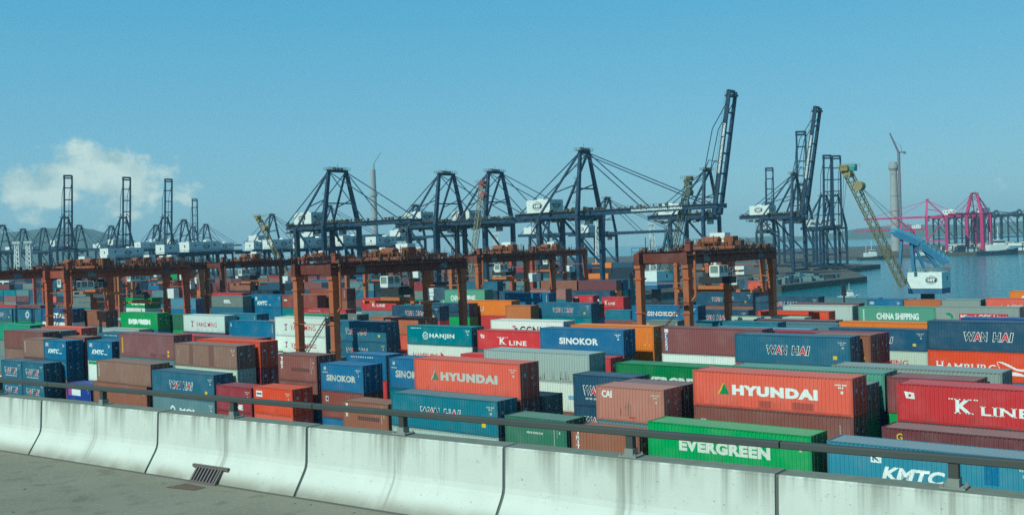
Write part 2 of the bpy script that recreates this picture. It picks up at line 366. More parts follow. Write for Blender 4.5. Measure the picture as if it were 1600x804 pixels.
mbp = MB(); mbp.box((0, 0.15, 0.141), (0.078, 0.07, 0.125))
mbb = MB(); mbb.box((0, 0.15, 0.04), (0.094, 0.10, 0.08)); mbb.box((0, 0.15, 0.008), (0.20, 0.17, 0.016))
for sx_ in (-1, 1):
    for sy_ in (-1, 1): mbb.tube((sx_*0.08, 0.15+sy_*0.07, 0.016), (sx_*0.08, 0.15+sy_*0.07, 0.036), 0.011, n=6)
pmesh, bmesh_ = mbp.mesh('rail_post'), mbb.mesh('base_plate')
for k in range(-7, 11):
    o = link('rail_post', pmesh, M['railpost'], rail); o.location = (k*3.0+1.45, 0, 0)
    link('base_plate', bmesh_, M['plinth'], o)
# drain grate in the foot of the parapet
gr = thing('drain_grate', 'slanted rusty drain grate set in the foot of the parapet', 'drain grate'); gr.matrix_world = ROADM @ Matrix.Translation((4.31, 0, 0))
d0, d1 = Vector((0, -0.275, -0.796)), Vector((0, -0.137, -0.622))
nrm = Vector((0, -0.83, 0.555))*0.014
mb = MB(); mb.bar(Vector((-0.36, 0, 0))+d1+nrm, Vector((0.36, 0, 0))+d1+nrm, 0.035, 0.04); mb.bar(Vector((-0.27, 0, 0))+d0+nrm, Vector((0.27, 0, 0))+d0+nrm, 0.03, 0.03)
mb.bar(Vector((-0.245, 0, 0))+d0+nrm, Vector((-0.245, 0, 0))+d1+nrm, 0.03); mb.bar(Vector((0.245, 0, 0))+d0+nrm, Vector((0.245, 0, 0))+d1+nrm, 0.03)
mb.build('grate_frame', M['rusty'], gr)
mb = MB(); mb.quad(Vector((-0.24, 0, 0))+d0+nrm*0.4, Vector((0.24, 0, 0))+d0+nrm*0.4, Vector((0.24, 0, 0))+d1+nrm*0.4, Vector((-0.24, 0, 0))+d1+nrm*0.4)
mb.build('drain_opening', M['dark'], gr)
b1 = MB(); b1.bar(d0+nrm, d1+nrm, 0.024, 0.022); gm = b1.mesh('grate_bar')
for k in range(7):
    o = link('grate_bar', gm, M['rusty'], gr); o.location = (-0.195+k*0.065, 0, 0)
mb = MB(); mb.quad((4.05, -0.66, -0.796), (4.55, -0.60, -0.796), (4.55, -0.42, -0.796), (4.10, -0.38, -0.796)); o = road_obj(mb.build('patch', M['patch'])); o['kind'] = 'structure'
mb = MB(); rnd = random.Random(4)
for k in range(60):
    x, y = rnd.uniform(-9, 9), -rnd.choice((rnd.uniform(0.3, 0.8), rnd.uniform(0.3, 4.0))); s_ = rnd.choice((0.006, 0.009, 0.02))
    a = rnd.uniform(0, 3); mb.box((x, y, -0.80+s_*0.3), (s_*rnd.uniform(1, 2), s_, s_*0.6), a)
o = road_obj(mb.build('grit', M['steel'])); o['kind'] = 'stuff'

# ------------------------------------------------------------------ shipping containers
PITCH = 0.278
def corr(u, amp=0.042):
    p = (u % PITCH)/PITCH
    if p < 0.30: return 0.0
    if p < 0.46: return amp*(p-0.30)/0.16
    if p < 0.84: return amp
    return amp*(1-(p-0.84)/0.16)
WID = 2.438
U0 = 0.16                                       # the corrugated sheet starts this far in from the end
def breaks(L):
    us = []; n = int((L-2*U0)/PITCH)
    for k in range(n+1):
        for f in (0, 0.30, 0.46, 0.84):
            u = U0 + (k+f)*PITCH
            if u < L-U0: us.append(u)
    us.append(L-U0); return us
YF = -WID/2 + 0.014                             # outermost plane of the near side sheet
_cm = {}
def side_mesh(L, H):
    k = ('side', L, H)
    if k not in _cm:
        mb = MB(); us = breaks(L); z0, z1 = 0.15, H-0.09
        for u in us:
            y = YF + corr(u-U0); mb.v += [(u-L/2, y, z0), (u-L/2, y, z1)]
        mb.f = [(2*i, 2*i+2, 2*i+3, 2*i+1) for i in range(len(us)-1)]
        _cm[k] = mb.mesh('side_panel')
    return _cm[k]
def roof_mesh(L, H):
    k = ('roof', L, H)
    if k not in _cm:
        mb = MB(); us = breaks(L)
        for u in us:
            z = H-0.028 - corr(u-U0, 0.026); mb.v += [(u-L/2, -WID/2+0.06, z), (u-L/2, WID/2-0.06, z)]
        mb.f = [(2*i, 2*i+2, 2*i+3, 2*i+1) for i in range(len(us)-1)]
        _cm[k] = mb.mesh('roof_panel')
    return _cm[k]
def end_mesh(L, H):
    k = ('end', L, H)
    if k not in _cm:
        mb = MB(); us = [x for x in breaks(WID)]
        for u in us:
            x = -L/2+0.02+corr(u-U0); mb.v += [(x, u-WID/2, 0.15), (x, u-WID/2, H-0.1)]
        mb.f = [(2*i, 2*i+1, 2*i+3, 2*i+2) for i in range(len(us)-1)]
        _cm[k] = mb.mesh('end_panel')
    return _cm[k]
def frame_mesh(L, H):
    k = ('frame', L, H)
    if k not in _cm:
        mb = MB(); x, y = L/2, WID/2
        for sx_ in (-1, 1):
            for sy_ in (-1, 1):
                mb.box((sx_*(x-0.08), sy_*(y-0.075), H/2), (0.16, 0.15, H-0.24))
                for zc in (0.06, H-0.06): mb.box((sx_*(x-0.0855), sy_*(y-0.0805), zc), (0.177, 0.165, 0.12))
            mb.box((sx_*(x-0.05), 0, 0.085), (0.10, WID-0.34, 0.15)); mb.box((sx_*(x-0.05), 0, H-0.065), (0.10, WID-0.34, 0.11))
        for sy_ in (-1, 1):
            mb.box((0, sy_*(y-0.04), 0.085), (L-0.36, 0.07, 0.155)); mb.box((0, sy_*(y-0.04), H-0.055), (L-0.36, 0.07, 0.075))
            if L < 7:
                for px in (-0.95, 0.95): mb.box((px, sy_*(y-0.0385), 0.07), (0.36, 0.074, 0.10))
        mb.quad((-x+0.1, -y+0.08, 0.14), (x-0.1, -y+0.08, 0.14), (x-0.1, y-0.08, 0.14), (-x+0.1, y-0.08, 0.14))
        _cm[k] = mb.mesh('corner_frame')
    return _cm[k]
def door_mesh(L, H, side):
    k = ('door', L, H, side)
    if k not in _cm:
        mb = MB(); x = L/2-0.055; z0, z1 = 0.17, H-0.13; yc = side*(WID/4-0.045); w = WID/2-0.115
        mb.box((x, yc, (z0+z1)/2), (0.05, w, z1-z0))
        for j in range(4):
            zc = z0 + (z1-z0)*(j+0.5)/4; mb.box((x+0.032, yc, zc), (0.022, w-0.16, (z1-z0)/4-0.17))
        for j in range(4):
            zc = z0 + (z1-z0)*(0.1+0.27*j); mb.box((x+0.035, side*(WID/2-0.17), zc), (0.06, 0.1, 0.12))
        _cm[k] = mb.mesh('door')
    return _cm[k]
def lockbar_mesh(L, H, y):
    k = ('bar', L, H, y)
    if k not in _cm:
        mb = MB(); x = L/2+0.008; mb.tube((x, y, 0.12), (x, y, H-0.1), 0.021, n=6)
        for zc in (0.25, 0.8, 1.5, H-0.3): mb.box((x-0.006, y, zc), (0.036, 0.10, 0.06))
        mb.box((x+0.01, y+(0.16 if y < 0 else -0.16), 1.15), (0.024, 0.34, 0.03))
        _cm[k] = mb.mesh('locking_bar')
    return _cm[k]
def plate_mesh(L, H):
    k = ('plates', L, H)
    if k not in _cm:
        mb = MB(); x = L/2+0.0025
        for yy, zz, w, h in ((0.38, H*0.80, 0.34, 0.07), (0.42, H*0.74, 0.26, 0.06), (0.36, H*0.55, 0.3, 0.22), (-0.62, H*0.66, 0.24, 0.3), (0.62, H*0.36, 0.2, 0.12), (0.5, H*0.62, 0.34, 0.05)):
            mb.quad((x, yy-w/2, zz-h/2), (x, yy+w/2, zz-h/2), (x, yy+w/2, zz+h/2), (x, yy-w/2, zz+h/2))
        _cm[k] = mb.mesh('door_marking')
    return _cm[k]

# flat print that follows the corrugated sheet ------------------------------------------------
def glyphs(txt, bold=0.0, shear=0.0, space=1.0):
    c = bpy.data.curves.new('lettering', 'FONT'); c.body = txt; c.size = 1.0; c.offset = bold; c.shear = shear; c.space_character = space; c.resolution_u = 3; c.fill_mode = 'FRONT'
    o = bpy.data.objects.new('lettering', c); COL.objects.link(o)
    dg = bpy.context.evaluated_depsgraph_get(); me = bpy.data.meshes.new_from_object(o.evaluated_get(dg))
    bm = bmesh.new(); bm.from_mesh(me)
    bpy.data.objects.remove(o); bpy.data.curves.remove(c); bpy.data.meshes.remove(me)
    bmesh.ops.remove_doubles(bm, verts=bm.verts, dist=1e-5)
    return bm
def add_serifs(bm, ext=0.055, th=0.055):
    ys = [v.co.y for v in bm.verts]; lo, hi = min(ys), max(ys); add = []
    lo0 = sorted(ys)[len(ys)//40]; ed = []
    for e in bm.edges:
        if not e.is_boundary: continue
        a, b = e.verts[0].co, e.verts[1].co
        if abs(a.y-b.y) < 1e-3 and 0.03 < abs(a.x-b.x) < 0.24: ed.append((round(a.y, 2), min(a.x, b.x), max(a.x, b.x)))
    from collections import Counter
    lv = Counter(y for y, _, _ in ed); base = [y for y, n in lv.most_common(4)]
    base = [y for y in base if abs(y-lo) < 0.06 or abs(y-hi) < 0.06]
    for y, x0, x1 in ed:
        if y not in base: continue
        d = th if y < (lo+hi)/2 else -th
        add.append([(x0-ext, y), (x1+ext, y), (x1+ext, y+d), (x0-ext, y+d)])
    for q in add: bm.faces.new([bm.verts.new((x, y, 0)) for x, y in q])
def fit_box(bm, u0, u1, v0, v1):
    xs = [v.co.x for v in bm.verts]; ys = [v.co.y for v in bm.verts]; x0, x1, y0, y1 = min(xs), max(xs), min(ys), max(ys)
    for v in bm.verts: v.co = Vector((u0 + (v.co.x-x0)/(x1-x0)*(u1-u0), v0 + (v.co.y-y0)/(y1-y0)*(v1-v0), 0))
    return bm
def polys(*ps):
    bm = bmesh.new()
    for p in ps: bm.faces.new([bm.verts.new((x, y, 0)) for x, y in p])
    return bm
def rects(*rs): return polys(*[[(a, c), (b, c), (b, d), (a, d)] for a, b, c, d in rs])
def disc(cu, cv, ru, rv, n=20, a0=0, a1=360): return [(cu+ru*math.cos(R(a0+(a1-a0)*k/n)), cv+rv*math.sin(R(a0+(a1-a0)*k/n))) for k in range(n)]
def ring(cu, cv, ro, ri, n=20):
    out = []
    for k in range(n):
        a, b = 2*math.pi*k/n, 2*math.pi*(k+1)/n
        out.append([(cu+ro*math.cos(a), cv+ro*math.sin(a)), (cu+ro*math.cos(b), cv+ro*math.sin(b)), (cu+ri*math.cos(b), cv+ri*math.sin(b)), (cu+ri*math.cos(a), cv+ri*math.sin(a))])
    return out
def on_sheet(bm, name, L, lift=0.004):
    """cut the print at the folds of the sheet and press it into them"""
    xs = [v.co.x for v in bm.verts]; lo, hi = min(xs), max(xs)
    for u in breaks(L):
        if lo < u < hi:
            g = bm.verts[:] + bm.edges[:] + bm.faces[:]
            bmesh.ops.bisect_plane(bm, geom=g, dist=1e-6, plane_co=(u, 0, 0), plane_no=(1, 0, 0))
    for v in bm.verts:
        u, z = v.co.x, v.co.y; v.co = Vector((u-L/2, YF + corr(max(0, u-U0)) - lift, z))
    me = bpy.data.meshes.new(name); bm.to_mesh(me); bm.free(); return me
WHITE = (0.80, 0.82, 0.78); OFFW = (0.52, 0.52, 0.46); INK = (0.012, 0.03, 0.06); REDP = (0.55, 0.02, 0.04); GREENP = (0.02, 0.25, 0.08); YEL = (0.75, 0.5, 0.02)
def text(txt, u0, u1, v0, v1, bold=0.0, shear=0.0, serif=False, space=1.0):
    bm = glyphs(txt, bold, shear, space)
    if serif: add_serifs(bm)
    return fit_box(bm, u0, u1, v0, v1)
def code(L, H, big=True):
    w = 0.9 if L > 7 else 0.75; u = L-0.35-w; v = H*0.79
    rs = []
    for k, x in enumerate((0, 0.13, 0.26, 0.39, 0.56, 0.69, 0.80)): rs.append((u+x*w, u+x*w+0.09*w, v, v+0.10))
    for x in (0.25, 0.40, 0.55): rs.append((u+x*w, u+x*w+0.1*w, v-0.19, v-0.08))
    rs.append((u+0.45*w, u+0.62*w, v-0.55, v-0.36))
    return rects(*rs)
def stack_text(txt, u0, u1, v0, v1, bold=0.02, serif=False):
    n = len(txt); h = (v1-v0)/n; out = bmesh.new()
    for k, ch in enumerate(txt):
        g = glyphs(ch, bold)
        if serif: add_serifs(g)
        fit_box(g, u0 + (0.25*(u1-u0) if ch == 'I' else 0), u1 - (0.25*(u1-u0) if ch == 'I' else 0), v1-(k+1)*h+0.10*h, v1-k*h-0.04*h)
        me = bpy.data.meshes.new('t'); g.to_mesh(me); g.free(); out.from_mesh(me); bpy.data.meshes.remove(me)
    return out
def logo_parts(key, L, H):
    P = []                                     # (part name, bmesh, colour, lift)
    V = lambda f: H*f
    if key in ('hyundai', 'hyundai2'):
        c = WHITE if key == 'hyundai2' else OFFW; v0, v1 = (V(0.36), V(0.645)) if key == 'hyundai2' else (V(0.37), V(0.62))
        P.append(('lettering', text('HYUNDAI', L*0.262, L*0.797, v0, v1, 0.07, space=1.14), c, 0.004))
        g = GREENP if key == 'hyundai2' else (0.09, 0.20, 0.09)
        P.append(('emblem', polys([(L*0.178, v0), (L*0.243, v0), (L*0.2125, v1+0.08)]), g, 0.005))
        if key == 'hyundai2': P.append(('repaint_patch', rects((L*0.435, L*0.51, V(0.07), V(0.25)), (L*0.64, L*0.77, V(0.07), V(0.27))), (0.42, 0.075, 0.055), 0.003))
        P.append(('emblem', polys([(L*0.165, v0), (L*0.176, v0), (L*0.2095, v1+0.07), (L*0.205, v1+0.10)]), YEL if key == 'hyundai2' else OFFW, 0.004))
    elif key in ('wanhai', 'wanhai20'):
        a, b = (0.29, 0.67) if key == 'wanhai' else (0.17, 0.78); v0, v1 = V(0.35), V(0.64); w = (b-a)*L
        seg = [('W', 0, .22, INK), ('A', .185, .345, REDP), ('N', .335, .475, INK), ('H', .575, .74, INK), ('A', .73, .895, REDP), ('I', .90, .985, INK)]
        for ch, x0, x1, c in seg:
            P.append(('lettering', text(ch, L*a+w*x0-0.035, L*a+w*x1+0.035, v0-0.05, v1+0.05, 0.062, 0.16), WHITE, 0.003))
            P.append(('lettering', text(ch, L*a+w*x0+0.03, L*a+w*x1-0.03, v0+0.005, v1-0.005, 0.030, 0.16), c, 0.006))
        if key == 'wanhai20': P.append(('lettering', rects(*[(L*0.2+k*0.42, L*0.2+k*0.42+0.3, V(0.2), V(0.26)) for k in range(8)]), OFFW, 0.004))
    elif key in ('sinokor', 'sinokor20'):
        a, b = (0.24, 0.705) if key == 'sinokor' else (0.13, 0.82)
        P.append(('lettering', text('SINOKOR', L*a, L*b, V(0.36), V(0.63) if key == 'sinokor' else V(0.60), 0.045, space=1.07), WHITE if key == 'sinokor' else OFFW, 0.004))
        if key == 'sinokor20': P.append(('emblem', polys(disc(L*0.1, V(0.82), 0.17, 0.17, 12), [(L*0.04, V(0.66)), (L*0.16, V(0.66)), (L*0.16, V(0.69)), (L*0.04, V(0.69))]), OFFW, 0.004))
    elif key in ('evergreen', 'evergreen_box'):
        a, b = (0.205, 0.765) if key == 'evergreen' else (0.22, 0.80); P.append(('lettering', text('EVERGREEN', L*a, L*b, V(0.29), V(0.61), 0.06 if key == 'evergreen' else 0.08, space=1.10), (0.66, 0.67, 0.60) if key == 'evergreen' else WHITE, 0.004))
    elif key in ('kline', 'kline20'):
        f = L/12.19 if L > 7 else 1.0; s0 = 0.0 if L > 7 else -2.4; sc = 1.0 if L > 7 else 0.62
        X = lambda u: (u+s0)*sc if L < 7 else u
        P.append(('lettering', text('K', X(3.75), X(4.95), V(0.31), V(0.685), 0.03, serif=True), WHITE, 0.004))
        P.append(('lettering', text('LINE', X(5.35), X(8.3), V(0.30), V(0.53), 0.025, serif=True, space=1.12), WHITE, 0.004))
        P.append(('lettering', rects(*[(X(x), X(x+0.1), V(0.655), V(0.69)) for x in (3.4, 3.56, 4.98, 5.14)]), WHITE, 0.004))
        P.append(('flag', polys([(X(0.5), V(0.79)), (X(1.15), V(0.765)), (X(1.2), V(0.60)), (X(0.62), V(0.615))]), WHITE, 0.004))
        if L > 7: P.append(('emblem', polys(disc(0.88, V(0.69), 0.1, 0.1, 10)), REDP, 0.007))
    elif key == 'kmtc':
        P.append(('lettering', text('KMTC', 3.4, 7.15, V(0.20), V(0.52), 0.04, 0.24), WHITE, 0.004)); P.append(('lettering', text('Line', 7.55, 8.4, V(0.20), V(0.29), 0.02, 0.2), WHITE, 0.004))
        P.append(('emblem', rects((2.75, 3.4, V(0.58), V(0.82))), WHITE, 0.004)); P.append(('emblem', text('K', 2.85, 3.3, V(0.62), V(0.79), 0.03), (0.01, 0.1, 0.25), 0.007))
        P.append(('repaint_patch', rects((9.3, 10.1, V(0.35), V(0.88))), (0.012, 0.15, 0.30), 0.003))
    elif key == 'kmtc20':
        P.append(('lettering', text('KMTC', L*0.17, L*0.66, V(0.33), V(0.56), 0.045, 0.24), WHITE, 0.004)); P.append(('lettering', rects((L*0.68, L*0.79, V(0.33), V(0.37))), WHITE, 0.004))
        P.append(('emblem', rects((L*0.07, L*0.19, V(0.68), V(0.86))), OFFW, 0.004)); P.append(('emblem', polys([(L*0.81, V(0.86)), (L*0.93, V(0.76)), (L*0.83, V(0.64)), (L*0.85, V(0.76))]), OFFW, 0.004))
    elif key == 'hanjin':
        cu, cv = L*0.29, V(0.49); P.append(('emblem', polys(*ring(cu, cv, 0.52, 0.40)), WHITE, 0.004)); P.append(('emblem', text('H', cu-0.2, cu+0.2, cv-0.26, cv+0.26, 0.02, 0.2), WHITE, 0.005))
        P.append(('lettering', text('HANJIN', L*0.348, L*0.74, V(0.33), V(0.62), 0.03, serif=True, space=1.12), WHITE, 0.004)); P.append(('web_code', rects(*[(L*0.06+k*0.3, L*0.06+k*0.3+0.22, V(0.86), V(0.895)) for k in range(7)]), WHITE, 0.004))
    elif key == 'ccni':
        P.append(('lettering', text('CCNI', L*0.41, L*0.70, V(0.40), V(0.74), 0.03, space=1.15), INK, 0.004))
        P.append(('emblem', rects((L*0.31, L*0.355, V(0.68), V(0.75))), REDP, 0.004)); P.append(('emblem', rects((L*0.335, L*0.38, V(0.59), V(0.66))), (0.02, 0.05, 0.3), 0.004))
    elif key == 'yangming':
        u0 = L*0.19; P.append(('emblem', rects((u0, u0+0.75, V(0.57), V(0.63)), (u0+0.27, u0+0.48, V(0.33), V(0.58)), (u0+0.12, u0+0.63, V(0.29), V(0.34))), (0.25, 0.05, 0.12), 0.004))
        P.append(('lettering', text('YANG MING', L*0.31, L*0.81, V(0.31), V(0.58), 0.012), REDP, 0.004))
    elif key == 'chinaship':
        P.append(('lettering', text('CHINA SHIPPING', L*0.243, L*0.794, V(0.22), V(0.62), 0.04), WHITE, 0.004)); P.append(('code_marking', rects(*[(0.75, 0.95, V(0.1+k*0.11), V(0.1+k*0.11)+0.18) for k in range(7)]), WHITE, 0.004))
    elif key == 'mol':
        P.append(('lettering', text('MOL', L*0.44, L*0.72, V(0.30), V(0.58), 0.05), WHITE, 0.004)); P.append(('emblem', polys(*ring(L*0.33, V(0.46), 0.5, 0.28, 14)), WHITE, 0.004))
    elif key == 'mol2':
        P.append(('emblem', polys(*ring(L*0.18, V(0.44), 0.72, 0.62)), (0.55, 0.3, 0.3), 0.004)); P.append(('emblem', polys([(L*0.13, V(0.62)), (L*0.17, V(0.66)), (L*0.215, V(0.5)), (L*0.225, V(0.3)), (L*0.195, V(0.26)), (L*0.19, V(0.4)), (L*0.16, V(0.5)), (L*0.13, V(0.52))]), (0.02, 0.28, 0.14), 0.005))
        P.append(('banner', rects((L*0.29, L*0.87, V(0.22), V(0.60))), REDP, 0.003)); P.append(('lettering', text('Mitsui OSK Lines', L*0.305, L*0.86, V(0.27), V(0.55), 0.02, serif=True), WHITE, 0.007))
    elif key == 'hamburg':
        P.append(('lettering', text('H', 0.75, 1.5, V(0.30), V(0.63), 0.008, serif=True), WHITE, 0.004)); P.append(('lettering', text('AMBURG', 1.6, 6.45, V(0.30), V(0.57), 0.006, serif=True, space=1.08), WHITE, 0.004))
        P.append(('emblem', polys([(6.5, V(0.68)), (7.0, V(0.68)), (7.6, V(0.60)), (8.3, V(0.47)), (8.8, V(0.45)), (9.1, V(0.49)), (8.9, V(0.38)), (8.3, V(0.40)), (7.6, V(0.52)), (7.0, V(0.62))]), WHITE, 0.004))
        P.append(('emblem', polys([(7.3, V(0.24)), (7.5, V(0.31)), (8.1, V(0.36)), (8.7, V(0.31)), (9.2, V(0.22))]), WHITE, 0.004))
        P.append(('emblem', polys([(6.5, V(0.66)), (6.56, V(0.66)), (7.0, V(0.22)), (6.94, V(0.22))], [(8.95, V(0.42)), (9.02, V(0.43)), (9.65, V(0.22)), (9.57, V(0.22))]), WHITE, 0.003))
        P.append(('lettering', text('S', 9.85, 10.5, V(0.29), V(0.62), 0.008), WHITE, 0.004)); P.append(('lettering', text('\u00dcD', 10.6, 11.9, V(0.30), V(0.62), 0.006, serif=False), WHITE, 0.004))
    elif key == 'italia': P.append(('lettering', text('ITALIA', L*0.38, L*0.93, V(0.30), V(0.66), 0.06), WHITE, 0.004))
    elif key == 'triton': P.append(('lettering', stack_text('TRITON', 0.42, 0.78, V(0.12), V(0.90), 0.01, True), WHITE, 0.004))
    elif key == 'tex': P.append(('faded_panel', rects((L*0.33, L*0.80, V(0.36), V(0.50))), (0.13, 0.055, 0.05), 0.003)); P.append(('lettering', stack_text('TEX', 0.42, 0.78, V(0.42), V(0.90), 0.04), WHITE, 0.004)); P.append(('code_marking', rects((L-0.95, L-0.86, V(0.30), V(0.9)), (L-0.6, L-0.5, V(0.68), V(0.76)), (L-0.62, L-0.56, V(0.5), V(0.62))), OFFW, 0.004))
    elif key == 'cai':
        P.append(('lettering', text('CAI', L*0.085, L*0.235, V(0.66), V(0.87), 0.03), WHITE, 0.004)); P.append(('scrape', polys(*[[(x, V(0.15)), (x+0.03, V(0.15)), (x+0.07+d, V(0.45)), (x+0.04+d, V(h)), (x+0.0, V(0.42))] for x, d, h in ((2.6, 0.02, 0.62), (2.85, 0.05, 0.72), (3.1, -0.03, 0.55), (2.2, 0.02, 0.3))]), (0.12, 0.05, 0.04), 0.004))
        P.append(('scrape', rects((2.95, 3.5, V(0.10), V(0.15))), (0.45, 0.05, 0.03), 0.004))
    elif key == 'florens':
        P.append(('banner', rects((0.42, 0.82, V(0.10), V(0.78))), (0.02, 0.12, 0.25), 0.003)); P.append(('lettering', stack_text('FLORENS', 0.48, 0.76, V(0.11), V(0.77), 0.03), WHITE, 0.006)); P.append(('emblem', rects((0.38, 0.86, V(0.80), V(0.93))), WHITE, 0.004))
    elif key == 'faded': P.append(('faded_panel', rects((L*0.245, L*0.31, V(0.07), V(0.95)), (L*0.555, L*0.64, V(0.07), V(0.95))), (0.20, 0.088, 0.070), 0.003)); P.append(('code_marking', code(L, H), OFFW, 0.004)); P.append(('code_marking', rects((0.75, 0.8, V(0.4), V(0.72))), OFFW, 0.004))
    elif key == 'gold_g': P.append(('lettering', text('G', 0.95, 1.35, V(0.68), V(0.87), 0.02), YEL, 0.004))
    elif key == 'greentext': P.append(('lettering', rects(*[(L*0.36+k*0.2, L*0.36+k*0.2+0.15, V(0.52), V(0.58)) for k in range(8)]), OFFW, 0.004)); P.append(('code_marking', rects((L-1.25, L-1.2, V(0.2), V(0.75)), (L-0.95, L-0.9, V(0.45), V(0.75))), OFFW, 0.004))
    elif key == 'eel': P.append(('lettering', text('EEL', L*0.40, L*0.62, V(0.38), V(0.66), 0.05), WHITE, 0.004))
    elif key == 'uniglory': P.append(('lettering', text('UNIGLORY', L*0.17, L*0.80, V(0.30), V(0.58), 0.05), WHITE, 0.004))
    elif key == 'cs': P.append(('lettering', text('CSAV', L*0.16, L*0.62, V(0.42), V(0.72), 0.04, 0.2), WHITE, 0.004)); P.append(('lettering', rects((L*0.14, L*0.6, V(0.34), V(0.37))), WHITE, 0.004))
    elif key == 'line20': P.append(('lettering', text('LINE', L*0.42, L*0.74, V(0.10), V(0.30), 0.04, serif=True), WHITE, 0.004))
    elif key == 'diamond':
        cu, cv = L*0.5, V(0.53); d = 0.95
        P.append(('emblem', polys([(cu, cv+0.9), (cu+d, cv+0.1), (cu+d*0.55, cv+0.1), (cu, cv+0.5)], [(cu-0.1, cv+0.82), (cu-d, cv), (cu-d*0.5, cv), (cu-0.1, cv+0.42)], [(cu, cv-0.9), (cu-d, cv-0.1), (cu-d*0.55, cv-0.1), (cu, cv-0.5)], [(cu+0.1, cv-0.82), (cu+d, cv), (cu+d*0.5, cv), (cu+0.1, cv-0.42)]), WHITE, 0.004))
    elif key == 'greenband': P.append(('painted_band', rects((0.16, L-0.16, V(0.82), V(0.96))), (0.03, 0.33, 0.08), 0.003)); P.append(('emblem', polys([(0.3, V(0.70)), (0.9, V(0.84)), (0.9, V(0.74))]), WHITE, 0.006))
    elif key == 'whitepatch': P.append(('emblem', rects((L*0.22, L*0.58, V(0.42), V(0.72))), WHITE, 0.004)); P.append(('emblem', rects((L*0.08, L*0.22, V(0.42), V(0.74))), (0.5, 0.05, 0.3), 0.004))
    elif key == 'redpieces': P.append(('emblem', polys([(L*0.52, V(0.66)), (L*0.60, V(0.40)), (L*0.52, V(0.40))]), REDP, 0.004)); P.append(('lettering', text('HAMBURG', L*0.08, L*0.48, V(0.30), V(0.56), 0.0, serif=True), REDP, 0.004))
    elif key == 'redarc': P.append(('emblem', polys(*ring(L*0.62, V(0.30), 0.5, 0.40, 16)), (0.5, 0.15, 0.15), 0.004))
    elif key == 'bluepatch': P.append(('sticker', rects((L*0.80, L*0.86, V(0.42), V(0.56))), (0.2, 0.4, 0.6), 0.004))
    elif key == 'yellowmarks': P.append(('code_marking', rects((0.55, 0.85, V(0.16), V(0.82))), (0.6, 0.36, 0.03), 0.004)); P.append(('code_marking', rects((L-1.45, L-1.1, V(0.26), V(0.36)), (L-1.45, L-1.1, V(0.12), V(0.20))), YEL, 0.004)); P.append(('repaint_patch', rects((L*0.57, L*0.68, V(0.08), V(0.22)), (L*0.77, L*0.85, V(0.08), V(0.20))), (0.19, 0.05, 0.06), 0.003))
    elif key == 'ruststreak':
        rnd = random.Random(3); P.append(('rust_streak', polys(*[[(u, V(0.02+0.05)), (u+0.10, V(0.07)), (u+0.07, V(0.07)+h), (u+0.03, V(0.07)+h*0.9)] for u, h in [(rnd.uniform(4.5, 11.5), rnd.uniform(0.15, 0.9)) for _ in range(16)]]), (0.12, 0.06, 0.025), 0.004))
    elif key == 'darktext': P.append(('lettering', text('HYUNDAI', L*0.3, L*0.8, V(0.42), V(0.62), 0.02), (0.08, 0.1, 0.12), 0.004))
    elif key == 'gtext': P.append(('lettering', text('GE TU', L*0.02, L*0.42, V(0.30), V(0.62), 0.03), OFFW, 0.004))
    elif key == 'whitelabel': P.append(('sticker', rects((0.35, 1.35, V(0.62), V(0.84))), WHITE, 0.004)); P.append(('sticker', rects((0.48, 1.22, V(0.70), V(0.76))), (0.02, 0.05, 0.2), 0.007))
    elif key in ('side_code', 'vcode'): u = 0.42 if key == 'side_code' else L-0.95; P.append(('code_marking', rects(*[(u, u+0.17, V(0.26+0.085*k), V(0.26+0.085*k)+0.15) for k in range(7)]), OFFW, 0.004))
    elif key == 'brownmarks': P.append(('sticker', rects((0.55, 1.0, V(0.42), V(0.62))), (0.55, 0.6, 0.65), 0.004)); P.append(('sticker', polys([(L-1.4, V(0.2)), (L-1.15, V(0.2)), (L-1.275, V(0.3))], [(L-0.8, V(0.2)), (L-0.55, V(0.2)), (L-0.675, V(0.3))]), YEL, 0.004)); P.append(('code_marking', rects(*[(L-1.0, L-0.94, V(0.3+0.06*k), V(0.3+0.06*k)+0.1) for k in range(8)]), OFFW, 0.004))
    elif key == 'flag40': P.append(('sticker', polys([(0.9, V(0.5)), (1.9, V(0.42)), (1.6, V(0.62))]), WHITE, 0.004))
    elif key == 'topcode': P.append(('code_marking', rects(*[(L*0.12+k*0.35, L*0.12+k*0.35+0.2, V(0.84), V(0.9)) for k in range(10)]), OFFW, 0.004))
    elif key == 'vmark': P.append(('code_marking', rects((0.5, 0.8, V(0.62), V(0.82)), (L-0.7, L-0.55, V(0.3), V(0.85))), OFFW, 0.004))
    elif key == 'smallmark': P.append(('sticker', rects((0.55, 1.0, V(0.60), V(0.80))), OFFW, 0.004)); P.append(('sticker', rects((0.7, 0.88, V(0.65), V(0.75))), INK, 0.007))
    elif key == 'smallwhite': P.append(('lettering', rects(*[(L*0.06+k*0.28, L*0.06+k*0.28+0.2, V(0.55), V(0.66)) for k in range(4)]), WHITE, 0.004))
    if key in ('hyundai', 'hyundai2', 'wanhai', 'wanhai20', 'sinokor', 'sinokor20', 'kmtc', 'hanjin', 'plate', 'cai', 'whitelabel', 'kline', 'evergreen', 'mol', 'greentext', 'whitepatch', 'line20'):
        P.append(('code_marking', code(L, H), OFFW if key not in ('hyundai2', 'hanjin', 'sinokor') else WHITE, 0.004))
    if key == 'wanhai' : P.append(('sticker', rects((L-1.75, L-1.35, V(0.24), V(0.36))), YEL, 0.0045))
    return [(n, on_sheet(bm, n, L, lf), c) for n, bm, c, lf in P]
_logos = {}
def logo(key, L, H):
    k = (key, L, H)
    if k not in _logos: _logos[k] = logo_parts(key, L, H)
    return _logos[k]

